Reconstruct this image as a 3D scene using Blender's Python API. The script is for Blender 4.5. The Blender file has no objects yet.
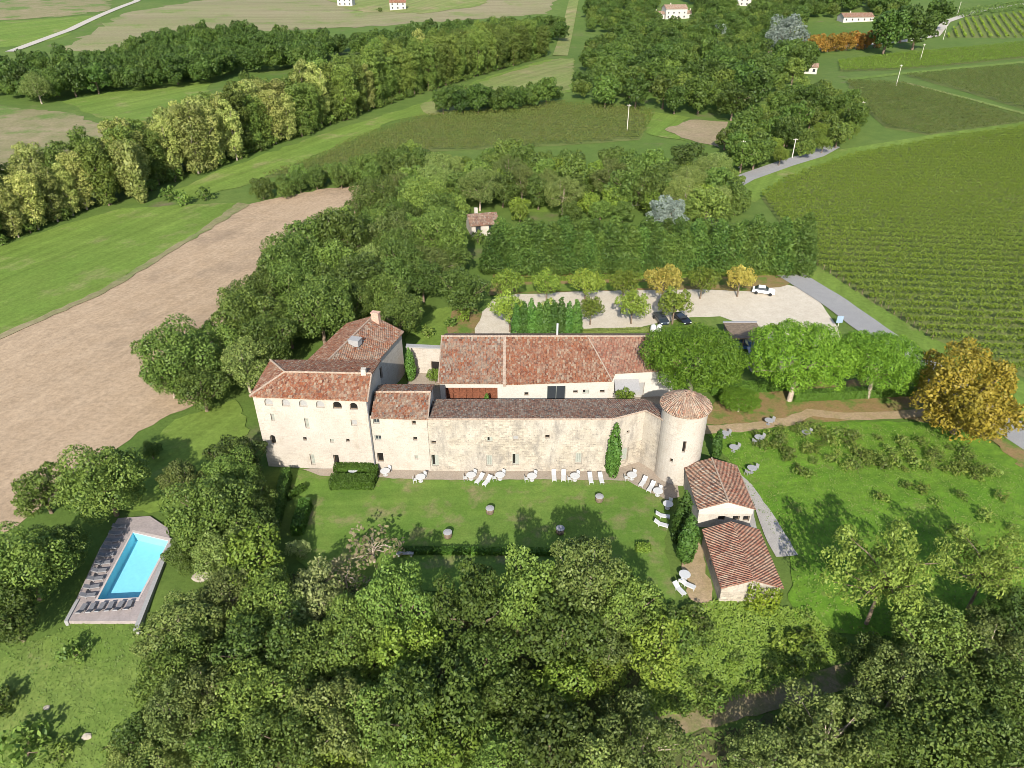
import bpy, bmesh, math, random
import numpy as np
from mathutils import Vector, Matrix
from mathutils.geometry import delaunay_2d_cdt
R = math.radians
sc = bpy.context.scene
COL = sc.collection
# ------------------------------------------------------------------ camera
CAM_H, FPX, TH = 58.0, 711.0, R(32)
cam_d = bpy.data.cameras.new('camera'); cam = bpy.data.objects.new('camera', cam_d); COL.objects.link(cam)
cam.location = (0, 0, CAM_H); cam.rotation_euler = (math.pi/2 - TH, 0, 0)
cam_d.sensor_width = 36.0; cam_d.lens = 36.0*FPX/1024.0; cam_d.clip_end = 12000; cam_d.clip_start = 0.5
sc.camera = cam
# ------------------------------------------------------------------ sky, sun, exposure
SUN_EL, SHX = R(32.5), 0.07            # shadows run away from the camera, a little to the right
w = bpy.data.worlds.new('World'); sc.world = w; w.use_nodes = True
nt = w.node_tree; nt.nodes.clear()
sky = nt.nodes.new('ShaderNodeTexSky'); sky.sky_type = 'NISHITA'; sky.sun_disc = False
sky.sun_elevation = SUN_EL
tow = Vector((-SHX, -1, 0)).normalized()           # towards the sun, flat
sky.sun_rotation = math.atan2(tow.x, tow.y)
bg = nt.nodes.new('ShaderNodeBackground'); bg.inputs[1].default_value = 0.15
wo = nt.nodes.new('ShaderNodeOutputWorld')
nt.links.new(sky.outputs[0], bg.inputs[0]); nt.links.new(bg.outputs[0], wo.inputs[0])
sd = bpy.data.lights.new('sun', 'SUN'); sun = bpy.data.objects.new('sun', sd); COL.objects.link(sun)
sd.energy = 5.0; sd.angle = R(0.6); sd.color = (1.0, 0.95, 0.86)
sv = Vector((tow.x*math.cos(SUN_EL), tow.y*math.cos(SUN_EL), math.sin(SUN_EL)))
sun.rotation_euler = sv.to_track_quat('Z', 'Y').to_euler()
sun.location = (0, -60, 120)
sc.view_settings.view_transform = 'Standard'; sc.view_settings.look = 'None'
sc.view_settings.exposure = 0.75; sc.view_settings.gamma = 1.0
try: sc.cycles.pixel_filter_type = 'BLACKMAN_HARRIS'; sc.cycles.filter_width = 0.85; sc.cycles.max_bounces = 6; sc.cycles.transparent_max_bounces = 8
except Exception: pass

# ------------------------------------------------------------------ terrain function and picking
def sm(t):
    t = min(1.0, max(0.0, t)); return t*t*(3-2*t)
def H(x, y):
    z = -6.0*sm((53-y)/38) - 5.0*sm((-52-x)/90)*sm((y-40)/60)
    if y > 200: z += 5.0*math.sin(x/150+1.0)*math.sin(y/130)*sm((y-200)/250)
    d = y-430
    if d > 0: z += 0.055*d*d/(d+160)
    return z
CT, ST = math.cos(TH), math.sin(TH)
def G(px, py, dz=0.0):
    """the ground point (or a point dz above the ground) seen at a pixel of the photograph"""
    u = (px-512)/FPX; v = (384-py)/FPX
    d = (u, CT+v*ST, -ST+v*CT)
    t = 20.0; step = 1.0
    while t < 6000:
        x, y, z = t*d[0], t*d[1], CAM_H+t*d[2]
        if z < H(x, y)+dz: break
        t += step; step = max(1.0, t*0.01)
    lo, hi = t-step, t
    for _ in range(24):
        m = .5*(lo+hi)
        if CAM_H+m*d[2] < H(m*d[0], m*d[1])+dz: hi = m
        else: lo = m
    return (hi*d[0], hi*d[1])
def flat(px, py, z):
    u = (px-512)/FPX; v = (384-py)/FPX; t = (z-CAM_H)/(-ST+v*CT); return (t*u, t*(CT+v*ST))
def inside(p, poly):
    x, y = p; c = False; n = len(poly)
    for i in range(n):
        x0, y0 = poly[i]; x1, y1 = poly[i-1]
        if (y0 > y) != (y1 > y) and x < (x1-x0)*(y-y0)/(y1-y0)+x0: c = not c
    return c
def YP(px, py, y):
    """point of the vertical plane at depth y seen at a pixel -> x, z"""
    u = (px-512)/FPX; v = (384-py)/FPX
    t = y/(CT+v*ST); return (t*u, CAM_H+t*(-ST+v*CT))

# ------------------------------------------------------------------ tagging and object helpers
def tag(o, label=None, cat=None, group=None, kind=None):
    if label: o['label'] = label
    if cat: o['category'] = cat
    if group: o['group'] = group
    if kind: o['kind'] = kind
    return o
def root(name, loc, label, cat, group=None, rz=0.0, s=1.0):
    o = bpy.data.objects.new(name, None); COL.objects.link(o); o.empty_display_size = .3
    o.location = loc; o.rotation_euler = (0, 0, rz); o.scale = (s, s, s)
    return tag(o, label, cat, group)
def copy_tree(o, parent=None):
    c = o.copy(); COL.objects.link(c); c.parent = parent
    for ch in o.children: copy_tree(ch, c)
    return c
class MB:
    """collects faces; build() links ONE mesh; uv is in metres along each face"""
    def __init__(s): s.v = []; s.f = []; s.m = []; s.mi = 0
    def poly(s, pts):
        b = len(s.v); s.v += [tuple(p) for p in pts]; s.f.append(list(range(b, b+len(pts)))); s.m.append(s.mi)
    def prism(s, pts2, z0, z1):
        a = sum(pts2[i][0]*pts2[(i+1) % len(pts2)][1]-pts2[(i+1) % len(pts2)][0]*pts2[i][1] for i in range(len(pts2)))
        if a < 0: pts2 = pts2[::-1]
        s.poly([(x, y, z1) for x, y in pts2]); s.poly([(x, y, z0) for x, y in reversed(pts2)])
        for i in range(len(pts2)):
            (x0, y0), (x1, y1) = pts2[i], pts2[(i+1) % len(pts2)]
            s.poly([(x0, y0, z0), (x1, y1, z0), (x1, y1, z1), (x0, y0, z1)])
    def box(s, c, d, rz=0.0, pitch=0.0):
        M = Matrix.Translation(c) @ Matrix.Rotation(rz, 4, 'Z') @ Matrix.Rotation(pitch, 4, 'X')
        h = [q*.5 for q in d]
        P = [M @ Vector((sx*h[0], sy*h[1], sz*h[2])) for sz in (-1, 1) for sy in (-1, 1) for sx in (-1, 1)]
        for q in ((0,2,3,1), (4,5,7,6), (0,1,5,4), (1,3,7,5), (3,2,6,7), (2,0,4,6)): s.poly([P[i] for i in q])
    def tube(s, pts, rad, n=7, cap=True):
        pts = [Vector(p) for p in pts]; rings = []
        if not hasattr(rad, '__len__'): rad = [rad]*len(pts)
        for i, p in enumerate(pts):
            d = (pts[min(i+1, len(pts)-1)]-pts[max(i-1, 0)]).normalized()
            a = d.orthogonal().normalized() if abs(d.z) < .9 else (Vector((1,0,0))-d*d.x).normalized()
            b = d.cross(a); k = len(s.v)
            for j in range(n):
                t = 2*math.pi*j/n; s.v.append(tuple(p+(a*math.cos(t)+b*math.sin(t))*rad[i]))
            rings.append(k)
        for i in range(len(pts)-1):
            for j in range(n):
                k = (j+1) % n
                s.f.append([rings[i]+j, rings[i]+k, rings[i+1]+k, rings[i+1]+j]); s.m.append(s.mi)
        if cap:
            s.f.append([rings[-1]+j for j in range(n)]); s.m.append(s.mi)
            s.f.append([rings[0]+j for j in reversed(range(n))]); s.m.append(s.mi)
    def lathe(s, c, prof, n=20, a0=0.0):
        k = len(s.v)
        for r, z in prof:
            for j in range(n):
                t = a0+2*math.pi*j/n; s.v.append((c[0]+r*math.cos(t), c[1]+r*math.sin(t), c[2]+z))
        for i in range(len(prof)-1):
            for j in range(n):
                q = (j+1) % n; s.f.append([k+i*n+j, k+i*n+q, k+(i+1)*n+q, k+(i+1)*n+j]); s.m.append(s.mi)
        for i, rev in ((0, True), (len(prof)-1, False)):
            ids = [k+i*n+j for j in range(n)]; s.f.append(ids[::-1] if rev else ids); s.m.append(s.mi)
    def build(s, name, mats, parent=None, smooth=False):
        if not isinstance(mats, (list, tuple)): mats = [mats]
        off = Vector(parent_world(parent)) if parent else Vector((0, 0, 0))
        me = bpy.data.meshes.new(name)
        me.from_pydata([tuple(Vector(p)-off) for p in s.v], [], s.f)
        for m in mats: me.materials.append(m)
        if len(mats) > 1: me.polygons.foreach_set('material_index', s.m)
        uv = me.uv_layers.new(name='UVMap'); me.update()
        Z = Vector((0, 0, 1))
        for p in me.polygons:
            n = p.normal
            if abs(n.z) > .995: t = Vector((1, 0, 0)); b = Vector((0, 1, 0))
            else: t = Z.cross(n).normalized(); b = n.cross(t)
            for li in p.loop_indices:
                co = Vector(s.v[me.loops[li].vertex_index]); uv.data[li].uv = (co.dot(t), co.dot(b))
            if smooth: p.use_smooth = True
        o = bpy.data.objects.new(name, me); COL.objects.link(o)
        if parent: o.parent = parent
        return o
def parent_world(p):
    v = Vector((0, 0, 0))
    while p is not None:
        v += p.location; p = p.parent
    return v
def quick_mesh(name, verts, quads, mat):
    me = bpy.data.meshes.new(name)
    n = len(quads); k = quads.shape[1]
    me.vertices.add(len(verts)); me.vertices.foreach_set('co', np.asarray(verts, np.float32).ravel())
    me.loops.add(n*k); me.loops.foreach_set('vertex_index', quads.astype(np.int32).ravel())
    me.polygons.add(n); me.polygons.foreach_set('loop_start', np.arange(0, n*k, k, dtype=np.int32))
    me.polygons.foreach_set('loop_total', np.full(n, k, np.int32))
    me.materials.append(mat); me.update(calc_edges=True); me.validate()
    return me

# ------------------------------------------------------------------ materials
def nodes(name):
    m = bpy.data.materials.new(name); m.use_nodes = True; t = m.node_tree; t.nodes.clear()
    o = t.nodes.new('ShaderNodeOutputMaterial'); return m, t, o
def N(t, kind, **kw):
    n = t.nodes.new(kind)
    for k, v in kw.items():
        if k.startswith('i_'): n.inputs[k[2:].replace('_', ' ')].default_value = v
        else: setattr(n, k, v)
    return n
def ramp(t, stops, interp='LINEAR'):
    n = t.nodes.new('ShaderNodeValToRGB'); e = n.color_ramp.elements; n.color_ramp.interpolation = interp
    while len(e) < len(stops): e.new(.5)
    for q, (p, c) in zip(e, stops): q.position = p; q.color = (*c, 1) if len(c) == 3 else c
    return n
def mixc(t, a, b, f, mode='MIX'):
    n = t.nodes.new('ShaderNodeMix'); n.data_type = 'RGBA'; n.blend_type = mode
    for s, v in ((0, f), (6, a), (7, b)):
        if isinstance(v, (int, float)): n.inputs[s].default_value = v
        elif isinstance(v, tuple): n.inputs[s].default_value = (*v, 1)
        else: t.links.new(v, n.inputs[s])
    return n.outputs[2]
def noise(t, vec, scale, detail=4, rough=.6):
    n = N(t, 'ShaderNodeTexNoise', i_Scale=scale, i_Detail=detail, i_Roughness=rough)
    t.links.new(vec, n.inputs['Vector']); return n.outputs[0]
def sharpen(t, v, lo, hi):
    n = N(t, 'ShaderNodeMapRange'); n.inputs[1].default_value = lo; n.inputs[2].default_value = hi
    t.links.new(v, n.inputs[0]); return n.outputs[0]
def pos(t): return N(t, 'ShaderNodeNewGeometry').outputs['Position']
def bsdf(t, o, col, rough=.9, spec=.2, bump=None, bstr=.3, bdist=.1):
    p = N(t, 'ShaderNodeBsdfPrincipled'); p.inputs['Roughness'].default_value = rough
    p.inputs['Specular IOR Level'].default_value = spec
    if isinstance(col, tuple): p.inputs[0].default_value = (*col, 1)
    else: t.links.new(col, p.inputs[0])
    if bump is not None:
        b = N(t, 'ShaderNodeBump', i_Strength=bstr, i_Distance=bdist); t.links.new(bump, b.inputs['Height'])
        t.links.new(b.outputs[0], p.inputs['Normal'])
    t.links.new(p.outputs[0], o.inputs[0]); return p
def m_plain(name, col, rough=.6, spec=.4, var=.12, scale=6, metal=0.0):
    m, t, o = nodes(name); n = noise(t, pos(t), scale)
    lo = tuple(c*(1-var) for c in col); hi = tuple(min(1, c*(1+var)) for c in col)
    r = ramp(t, [(.3, lo), (.7, hi)]); t.links.new(n, r.inputs[0])
    p = bsdf(t, o, r.outputs[0], rough, spec); p.inputs['Metallic'].default_value = metal; return m
def m_ground(name, a, b, c, s1=.05, s2=.6, s3=4.0, dirt=None, damt=(.58, .7), rough=.95, bstr=.5, streak=None):
    """three tones in big, middle and fine mottling; optional bare patches"""
    m, t, o = nodes(name); P = pos(t)
    n1 = sharpen(t, noise(t, P, s1, 5), .35, .65); n2 = sharpen(t, noise(t, P, s2, 5), .35, .65); n3 = noise(t, P, s3, 5, .75)
    col = mixc(t, a, b, n1); col = mixc(t, col, c, mulv(t, n2, .6))
    if dirt:
        d = noise(t, P, s1*2.3, 6, .65); d = sharpen(t, d, *damt); col = mixc(t, col, dirt, d)
    if streak:
        mp = N(t, 'ShaderNodeMapping', vector_type='TEXTURE'); mp.inputs['Rotation'].default_value = (0, 0, R(streak[0])); mp.inputs['Scale'].default_value = (25, 1, 1); t.links.new(P, mp.inputs[0])
        sn = noise(t, mp.outputs[0], streak[1], 4, .65); rs = ramp(t, [(.3, (1-streak[2],)*3), (.7, (1+streak[2],)*3)]); t.links.new(sn, rs.inputs[0]); col = mixc(t, col, rs.outputs[0], 1.0, 'MULTIPLY')
    r = ramp(t, [(.25, (.5, .5, .5)), (.75, (1.5, 1.5, 1.5))]); t.links.new(n3, r.inputs[0])
    col = mixc(t, col, r.outputs[0], .55, 'MULTIPLY')
    bsdf(t, o, col, rough, .1, n3, bstr, .15); return m
def mulv(t, v, k):
    n = N(t, 'ShaderNodeMath', operation='MULTIPLY'); t.links.new(v, n.inputs[0]); n.inputs[1].default_value = k; return n.outputs[0]
def m_leaf(name, c1, c2, c3, trans=.25, mass=False):
    m, t, o = nodes(name); g = N(t, 'ShaderNodeNewGeometry'); oi = N(t, 'ShaderNodeObjectInfo')
    col = mixc(t, c1, c2, g.outputs['Random Per Island'])
    tc = N(t, 'ShaderNodeTexCoord')
    n = sharpen(t, noise(t, tc.outputs['Object'], .35, 3), .38, .62)
    col = mixc(t, col, c3, mulv(t, n, .55))
    rnd = oi.outputs['Random']
    if mass: rnd = sharpen(t, noise(t, pos(t), .09, 2), .3, .7)
    hs = N(t, 'ShaderNodeHueSaturation')
    mr = N(t, 'ShaderNodeMapRange'); mr.inputs[3].default_value = .64; mr.inputs[4].default_value = 1.32
    t.links.new(rnd, mr.inputs[0]); t.links.new(mr.outputs[0], hs.inputs['Value'])
    f2 = N(t, 'ShaderNodeMath', operation='FRACT'); q = mulv(t, rnd, 7.31); t.links.new(q, f2.inputs[0])
    mh = N(t, 'ShaderNodeMapRange'); mh.inputs[3].default_value = .488; mh.inputs[4].default_value = .508
    t.links.new(f2.outputs[0], mh.inputs[0]); t.links.new(mh.outputs[0], hs.inputs['Hue'])
    t.links.new(col, hs.inputs['Color'])
    p = N(t, 'ShaderNodeBsdfPrincipled'); p.inputs['Roughness'].default_value = .55; p.inputs['Specular IOR Level'].default_value = .25
    t.links.new(hs.outputs[0], p.inputs[0])
    tr = N(t, 'ShaderNodeBsdfTranslucent'); t.links.new(mixc(t, hs.outputs[0], (.9, 1, .25), .35, 'MULTIPLY'), tr.inputs[0])
    mx = N(t, 'ShaderNodeMixShader'); mx.inputs[0].default_value = trans
    t.links.new(p.outputs[0], mx.inputs[1]); t.links.new(tr.outputs[0], mx.inputs[2]); t.links.new(mx.outputs[0], o.inputs[0])
    return m
def m_tiles(name, pal, lichen, lam=.45):
    m, t, o = nodes(name); uv = N(t, 'ShaderNodeUVMap'); s = N(t, 'ShaderNodeSeparateXYZ'); t.links.new(uv.outputs[0], s.inputs[0])
    def flo(src, k):
        f = N(t, 'ShaderNodeMath', operation='FLOOR'); t.links.new(mulv(t, src, k), f.inputs[0]); return f.outputs[0]
    c = N(t, 'ShaderNodeCombineXYZ'); t.links.new(flo(s.outputs[0], 4.4), c.inputs[0]); t.links.new(flo(s.outputs[1], 2.5), c.inputs[1])
    wn = N(t, 'ShaderNodeTexWhiteNoise', noise_dimensions='3D'); t.links.new(c.outputs[0], wn.inputs[0])
    r = ramp(t, [(i/(len(pal)-1), p) for i, p in enumerate(pal)]); t.links.new(wn.outputs[0], r.inputs[0])
    n = sharpen(t, noise(t, pos(t), .55, 6, .7), .47, .66)
    col = mixc(t, r.outputs[0], lichen, mulv(t, n, lam))
    n2 = sharpen(t, noise(t, pos(t), 2.6, 5, .7), .5, .62)
    col = mixc(t, col, (.07, .055, .05), mulv(t, n2, .45))
    n4 = sharpen(t, noise(t, pos(t), 4.6, 3, .8), .54, .62)
    col = mixc(t, col, lichen, mulv(t, n4, .6))
    sn = N(t, 'ShaderNodeMath', operation='SINE'); t.links.new(mulv(t, s.outputs[0], 4.4*2*math.pi), sn.inputs[0])
    fr = N(t, 'ShaderNodeMath', operation='FRACT'); t.links.new(mulv(t, s.outputs[1], 2.5), fr.inputs[0])
    ad = N(t, 'ShaderNodeMath', operation='ADD'); t.links.new(sn.outputs[0], ad.inputs[0]); t.links.new(mulv(t, fr.outputs[0], -.8), ad.inputs[1])
    bsdf(t, o, col, .9, .1, ad.outputs[0], .75, .09); return m
def m_wall(name, base, tone, stain, stone=.0, samt=(.55, .7)):
    m, t, o = nodes(name); uv = N(t, 'ShaderNodeUVMap').outputs[0]; P = pos(t)
    n1 = sharpen(t, noise(t, P, .35, 6, .65), .35, .65); col = mixc(t, base, tone, n1)
    br = N(t, 'ShaderNodeTexBrick', i_Scale=1.0, i_Mortar_Size=.02, i_Brick_Width=.52, i_Row_Height=.27, i_Bias=.0)
    wv = N(t, 'ShaderNodeVectorMath', operation='ADD'); nn = N(t, 'ShaderNodeTexNoise', i_Scale=1.7, i_Detail=3)
    t.links.new(P, nn.inputs['Vector']); sc_ = N(t, 'ShaderNodeVectorMath', operation='SCALE'); sc_.inputs['Scale'].default_value = .16
    t.links.new(nn.outputs['Color'], sc_.inputs[0]); t.links.new(uv, wv.inputs[0]); t.links.new(sc_.outputs[0], wv.inputs[1])
    t.links.new(wv.outputs[0], br.inputs['Vector'])
    br.inputs['Color1'].default_value = (1.12, 1.1, 1.05, 1); br.inputs['Color2'].default_value = (.68, .66, .64, 1); br.inputs['Mortar'].default_value = (1.1, 1.08, 1.02, 1)
    pat = sharpen(t, noise(t, P, .16, 4, .6), .42, .58)
    col = mixc(t, col, br.outputs[0], mulv(t, pat, stone), 'MULTIPLY')
    st = N(t, 'ShaderNodeMapping'); st.inputs['Scale'].default_value = (1, 1, .35); t.links.new(P, st.inputs[0])
    n2 = sharpen(t, noise(t, st.outputs[0], .8, 7, .72), *samt); col = mixc(t, col, stain, mulv(t, n2, .7))
    n3 = sharpen(t, noise(t, P, 3.1, 4, .7), .6, .68); col = mixc(t, col, stain, mulv(t, n3, .35+stone*.4))
    n5 = sharpen(t, noise(t, P, 7.5, 3, .8), .3, .7); r5 = ramp(t, [(0, (.80, .79, .77)), (1, (1.12, 1.12, 1.11))]); t.links.new(n5, r5.inputs[0]); col = mixc(t, col, r5.outputs[0], .8, 'MULTIPLY')
    h = mixc(t, noise(t, P, 6, 5, .7), br.outputs[1], .5*stone)
    bsdf(t, o, col, .92, .1, h, .35, .04); return m
def m_glass(name, col=(.02, .025, .03)):
    m, t, o = nodes(name); bsdf(t, o, col, .12, .5); return m

M = {}
GR = (.085, .15, .022)
M['ground'] = m_ground('meadow_ground', (.075, .125, .022), (.105, .145, .033), (.06, .10, .02), .02, .25, 2.0, (.13, .11, .06), (.6, .72))
M['lawn'] = m_ground('mown_lawn', (.088, .155, .024), (.125, .18, .036), (.07, .128, .022), .12, .6, 5.0, (.19, .16, .08), (.52, .72), bstr=.3, streak=(3, .5, .11))
M['rough'] = m_ground('rough_meadow', (.085, .175, .015), (.13, .215, .025), (.055, .11, .015), .13, .8, 3.0, (.15, .13, .05), (.6, .78), streak=(10, .5, .2))
M['wild'] = m_ground('wild_grass', (.10, .155, .028), (.14, .175, .045), (.06, .10, .02), .09, .7, 3.0, (.21, .17, .09), (.6, .72))
M['bright'] = m_ground('bright_grass_field', (.103, .165, .027), (.135, .188, .036), (.095, .14, .024), .03, .2, 1.2, (.22, .19, .09), (.56, .78), streak=(64, .3, .17))
M['stubble'] = m_ground('stubble_field', (.25, .20, .12), (.19, .165, .085), (.13, .14, .05), .02, .15, 1.0, (.10, .15, .035), (.5, .62))
M['tan'] = m_ground('bare_field', (.27, .205, .13), (.22, .17, .105), (.18, .16, .08), .018, .12, 1.0)
M['hill'] = m_ground('dry_hill_field', (.21, .185, .105), (.165, .175, .07), (.19, .16, .09), .012, .1, .8, (.12, .165, .04), (.55, .7), streak=(15, .1, .15))
M['pale'] = m_ground('pale_grass_field', (.15, .18, .05), (.21, .19, .085), (.11, .16, .035), .012, .1, .8, (.25, .2, .11), (.56, .7), streak=(62, .2, .2))
M['plough'] = m_ground('ploughed_earth', (.325, .236, .152), (.285, .204, .128), (.35, .26, .172), .02, .3, 1.3, (.21, .155, .105), (.52, .72), bstr=.6, streak=(68, .45, .09))
M['vinesoil'] = m_ground('vineyard_grass', (.105, .135, .034), (.14, .145, .05), (.085, .12, .026), .05, .5, 3.0)
M['gravel'] = m_ground('pale_gravel', (.44, .385, .305), (.48, .425, .34), (.39, .335, .26), .06, .6, 5.0, bstr=.25)
M['asphalt'] = m_ground('grey_asphalt', (.225, .22, .212), (.26, .252, .24), (.20, .195, .19), .1, .8, 6.0, bstr=.15)
M['farroad'] = m_ground('pale_lane', (.36, .33, .28), (.40, .36, .30), (.32, .29, .25), .1, .8, 6.0, bstr=.15)
M['track'] = m_ground('shaded_track', (.15, .115, .07), (.19, .145, .09), (.10, .11, .035), .2, .9, 4.0, (.075, .11, .022), (.5, .62))  # darker earth than the open path: the trees' shade is put into its colour
M['dirt'] = m_ground('dirt_track', (.34, .25, .16), (.28, .20, .12), (.22, .18, .08), .15, .9, 4.0, (.12, .13, .04), (.6, .75))
M['litter'] = m_ground('leaf_litter', (.23, .14, .07), (.19, .13, .06), (.13, .13, .035), .12, .7, 4.0, (.09, .14, .025), (.5, .62))
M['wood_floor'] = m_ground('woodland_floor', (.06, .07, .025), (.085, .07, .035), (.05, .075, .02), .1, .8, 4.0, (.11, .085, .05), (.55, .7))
M['terrace'] = m_ground('stone_terrace', (.28, .225, .175), (.24, .2, .155), (.31, .265, .21), .2, 1.2, 6.0, (.18, .15, .09), (.62, .75), bstr=.3)
M['concrete'] = m_ground('worn_concrete', (.29, .27, .245), (.34, .315, .28), (.24, .22, .2), .2, 1.2, 6.0, bstr=.2)
M['deck'] = m_ground('pool_paving', (.27, .23, .22), (.33, .28, .26), (.23, .2, .19), .4, 1.5, 6.0, bstr=.2)
RED = [(.125, .045, .026), (.29, .095, .042), (.19, .065, .036), (.32, .14, .072), (.24, .10, .055), (.38, .28, .19), (.27, .085, .042), (.17, .09, .06)]
OLD = [(.10, .055, .04), (.28, .13, .08), (.20, .11, .075), (.30, .21, .145), (.22, .085, .05), (.38, .31, .235), (.12, .085, .072), (.29, .155, .105)]
M['tile_red'] = m_tiles('red_canal_tiles', RED, (.38, .30, .215), .3)
M['tile_old'] = m_tiles('weathered_canal_tiles', OLD, (.35, .285, .21), .42)
M['tile_mix'] = m_tiles('mixed_canal_tiles', RED[:4]+OLD[1:], (.37, .30, .215), .45)
M['tile_pale'] = m_tiles('pale_canal_tiles', [(.27, .16, .10), (.36, .26, .18), (.32, .13, .075), (.39, .31, .23), (.19, .115, .08), (.34, .21, .13)], (.40, .33, .25), .5)
M['tile_moss'] = m_tiles('rosy_canal_tiles', [(.26, .095, .058), (.31, .145, .092), (.18, .07, .048), (.34, .22, .15), (.24, .11, .07), (.145, .07, .05)], (.37, .29, .21), .35)
M['wall'] = m_wall('lime_rendered_stone', (.365, .325, .28), (.41, .37, .32), (.265, .215, .16), .4, (.58, .8))
M['stone'] = m_wall('rubble_stone', (.345, .305, .25), (.41, .37, .315), (.165, .15, .135), 1.0, (.47, .66))
M['tower'] = m_wall('tower_stone', (.365, .33, .285), (.41, .37, .325), (.28, .21, .155), .45, (.56, .76))
M['shed_wall'] = m_wall('old_render', (.38, .345, .30), (.44, .40, .35), (.25, .22, .19), .5, (.5, .7))
M['white_wall'] = m_wall('white_render', (.42, .39, .35), (.46, .43, .385), (.32, .27, .225), .15, (.6, .8))
M['ridge'] = m_plain('pale_ridge_tiles', (.30, .23, .175), .9, .1, .3, 3)
M['shutter'] = m_plain('grey_green_shutter', (.27, .28, .24), .7, .3)
M['frame'] = m_plain('stone_surround', (.31, .275, .235), .9, .1)
M['blind'] = m_plain('pale_infill', (.27, .265, .255), .9, .1)
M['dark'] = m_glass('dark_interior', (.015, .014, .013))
M['glass'] = m_glass('window_glass', (.03, .035, .04))
M['wood'] = m_plain('red_brown_timber', (.15, .055, .03), .8, .2, .35, 3)
M['white'] = m_plain('white_plastic', (.44, .44, .43), .45, .4, .03)
M['grey'] = m_plain('grey_plastic', (.22, .22, .23), .6, .3)
M['dkgrey'] = m_plain('charcoal_fabric', (.15, .15, .16), .8, .2)
M['ltgrey'] = m_plain('silver_grey_slats', (.27, .265, .265), .6, .3)
M['bark'] = m_plain('grey_brown_bark', (.16, .12, .085), .95, .1, .4, 3)
M['palebark'] = m_plain('pale_bark', (.33, .27, .21), .95, .1, .3, 3)
M['pole'] = m_plain('weathered_pole', (.48, .44, .38), .8, .2)
M['rubber'] = m_plain('tyre_rubber', (.02, .02, .02), .8, .2)
M['steel'] = m_plain('galvanised_steel', (.5, .5, .5), .4, .5, .05, 6, .6)
M['rock'] = m_wall('pale_rock', (.33, .285, .225), (.38, .34, .28), (.2, .17, .13), .2)
LF = dict(
 oak=((.058, .106, .019), (.155, .215, .041), (.105, .165, .026)),
 farwood=((.042, .082, .015), (.10, .15, .024), (.07, .12, .018)),
 fardark=((.034, .072, .014), (.082, .135, .022), (.056, .10, .015)),
 olive=((.082, .125, .028), (.215, .258, .072), (.13, .175, .034)),
 lime=((.092, .155, .018), (.18, .24, .036), (.13, .19, .022)),
 dark=((.044, .080, .016), (.105, .150, .028), (.072, .115, .018)),
 poplar=((.19, .225, .05), (.38, .385, .12), (.16, .21, .04)),
 poplar_green=((.062, .108, .02), (.135, .185, .032), (.13, .175, .03)),
 conifer=((.032, .080, .016), (.105, .172, .03), (.105, .16, .026)),
 cypress=((.038, .095, .016), (.085, .17, .028), (.065, .13, .02)),
 pine=((.070, .145, .012), (.155, .25, .02), (.10, .185, .013)),
 plane=((.105, .17, .024), (.21, .275, .036), (.15, .205, .026)),
 yellow=((.36, .29, .05), (.54, .44, .10), (.30, .28, .05)),
 golden=((.26, .19, .02), (.43, .33, .042), (.20, .185, .022)),
 orange=((.26, .13, .025), (.36, .20, .035), (.16, .13, .02)),
 blue=((.15, .19, .155), (.27, .31, .26), (.12, .15, .12)),
 hedge=((.045, .10, .012), (.08, .16, .02), (.06, .125, .014)),
 palegreen=((.22, .28, .08), (.38, .43, .17), (.18, .25, .06)),
 vine=((.088, .152, .010), (.15, .222, .018), (.115, .178, .011)),
 vine2=((.078, .14, .015), (.12, .18, .025), (.11, .13, .02)),
 palepine=((.11, .165, .026), (.23, .285, .05), (.165, .22, .035)),
 vine3=((.048, .082, .012), (.092, .125, .02), (.085, .085, .016)),
 ivy=((.15, .235, .015), (.26, .345, .03), (.19, .27, .018)),
 rose=((.075, .14, .018), (.165, .215, .04), (.15, .16, .035)),
 dry=((.19, .155, .085), (.29, .25, .15), (.15, .17, .055)),
 grass=((.085, .165, .02), (.15, .235, .035), (.18, .19, .06)))
for k, v in LF.items(): M['L_'+k] = m_leaf('leaves_'+k, *v)
for k in ('oak', 'dark', 'farwood', 'fardark', 'poplar_green', 'olive', 'lime'): M['F_'+k] = m_leaf('far_leaves_'+k, *LF[k], mass=True)

# ------------------------------------------------------------------ ground sheet and draped fields
def axis(lo, hi, fine0, fine1, d, g):
    a = [fine0]
    while a[-1] < fine1: a.append(a[-1]+d)
    s = d
    while a[-1] < hi: s *= g; a.append(a[-1]+s)
    s = d; b = [fine0]
    while b[-1] > lo: s *= g; b.append(b[-1]-s)
    return sorted(set(b[1:]+a))
xs = axis(-3000, 3000, -150, 150, 3.0, 1.05); ys = axis(-250, 5200, 0, 200, 3.0, 1.035)
xs = sorted(set(xs) | set(np.arange(-50, -34, .4).tolist())); ys = sorted(set(ys) | set(np.arange(45, 65, .4).tolist()))
gv = np.array([(x, y, H(x, y)) for y in ys for x in xs]); nx = len(xs)
ii, jj = np.meshgrid(np.arange(len(ys)-1), np.arange(nx-1), indexing='ij'); b = (ii*nx+jj).ravel()
HOLE = [flat(*p, .22) for p in ((67.5, 619.5), (137.5, 619.5), (145, 600), (169.5, 546), (166.5, 529.5), (150, 517.5), (119, 519.5), (101, 548))]
cx_, cy_ = (gv[b, 0]+gv[b+1, 0])/2, (gv[b, 1]+gv[b+nx, 1])/2
b = b[np.array([not (-52 < x < -32 and 44 < y < 66 and inside((x, y), HOLE)) for x, y in zip(cx_, cy_)])]     # the pool is dug into the ground
go = bpy.data.objects.new('ground', quick_mesh('ground', gv, np.stack([b, b+1, b+nx+1, b+nx], 1), M['ground'])); COL.objects.link(go)
tag(go, kind='structure')
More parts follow.
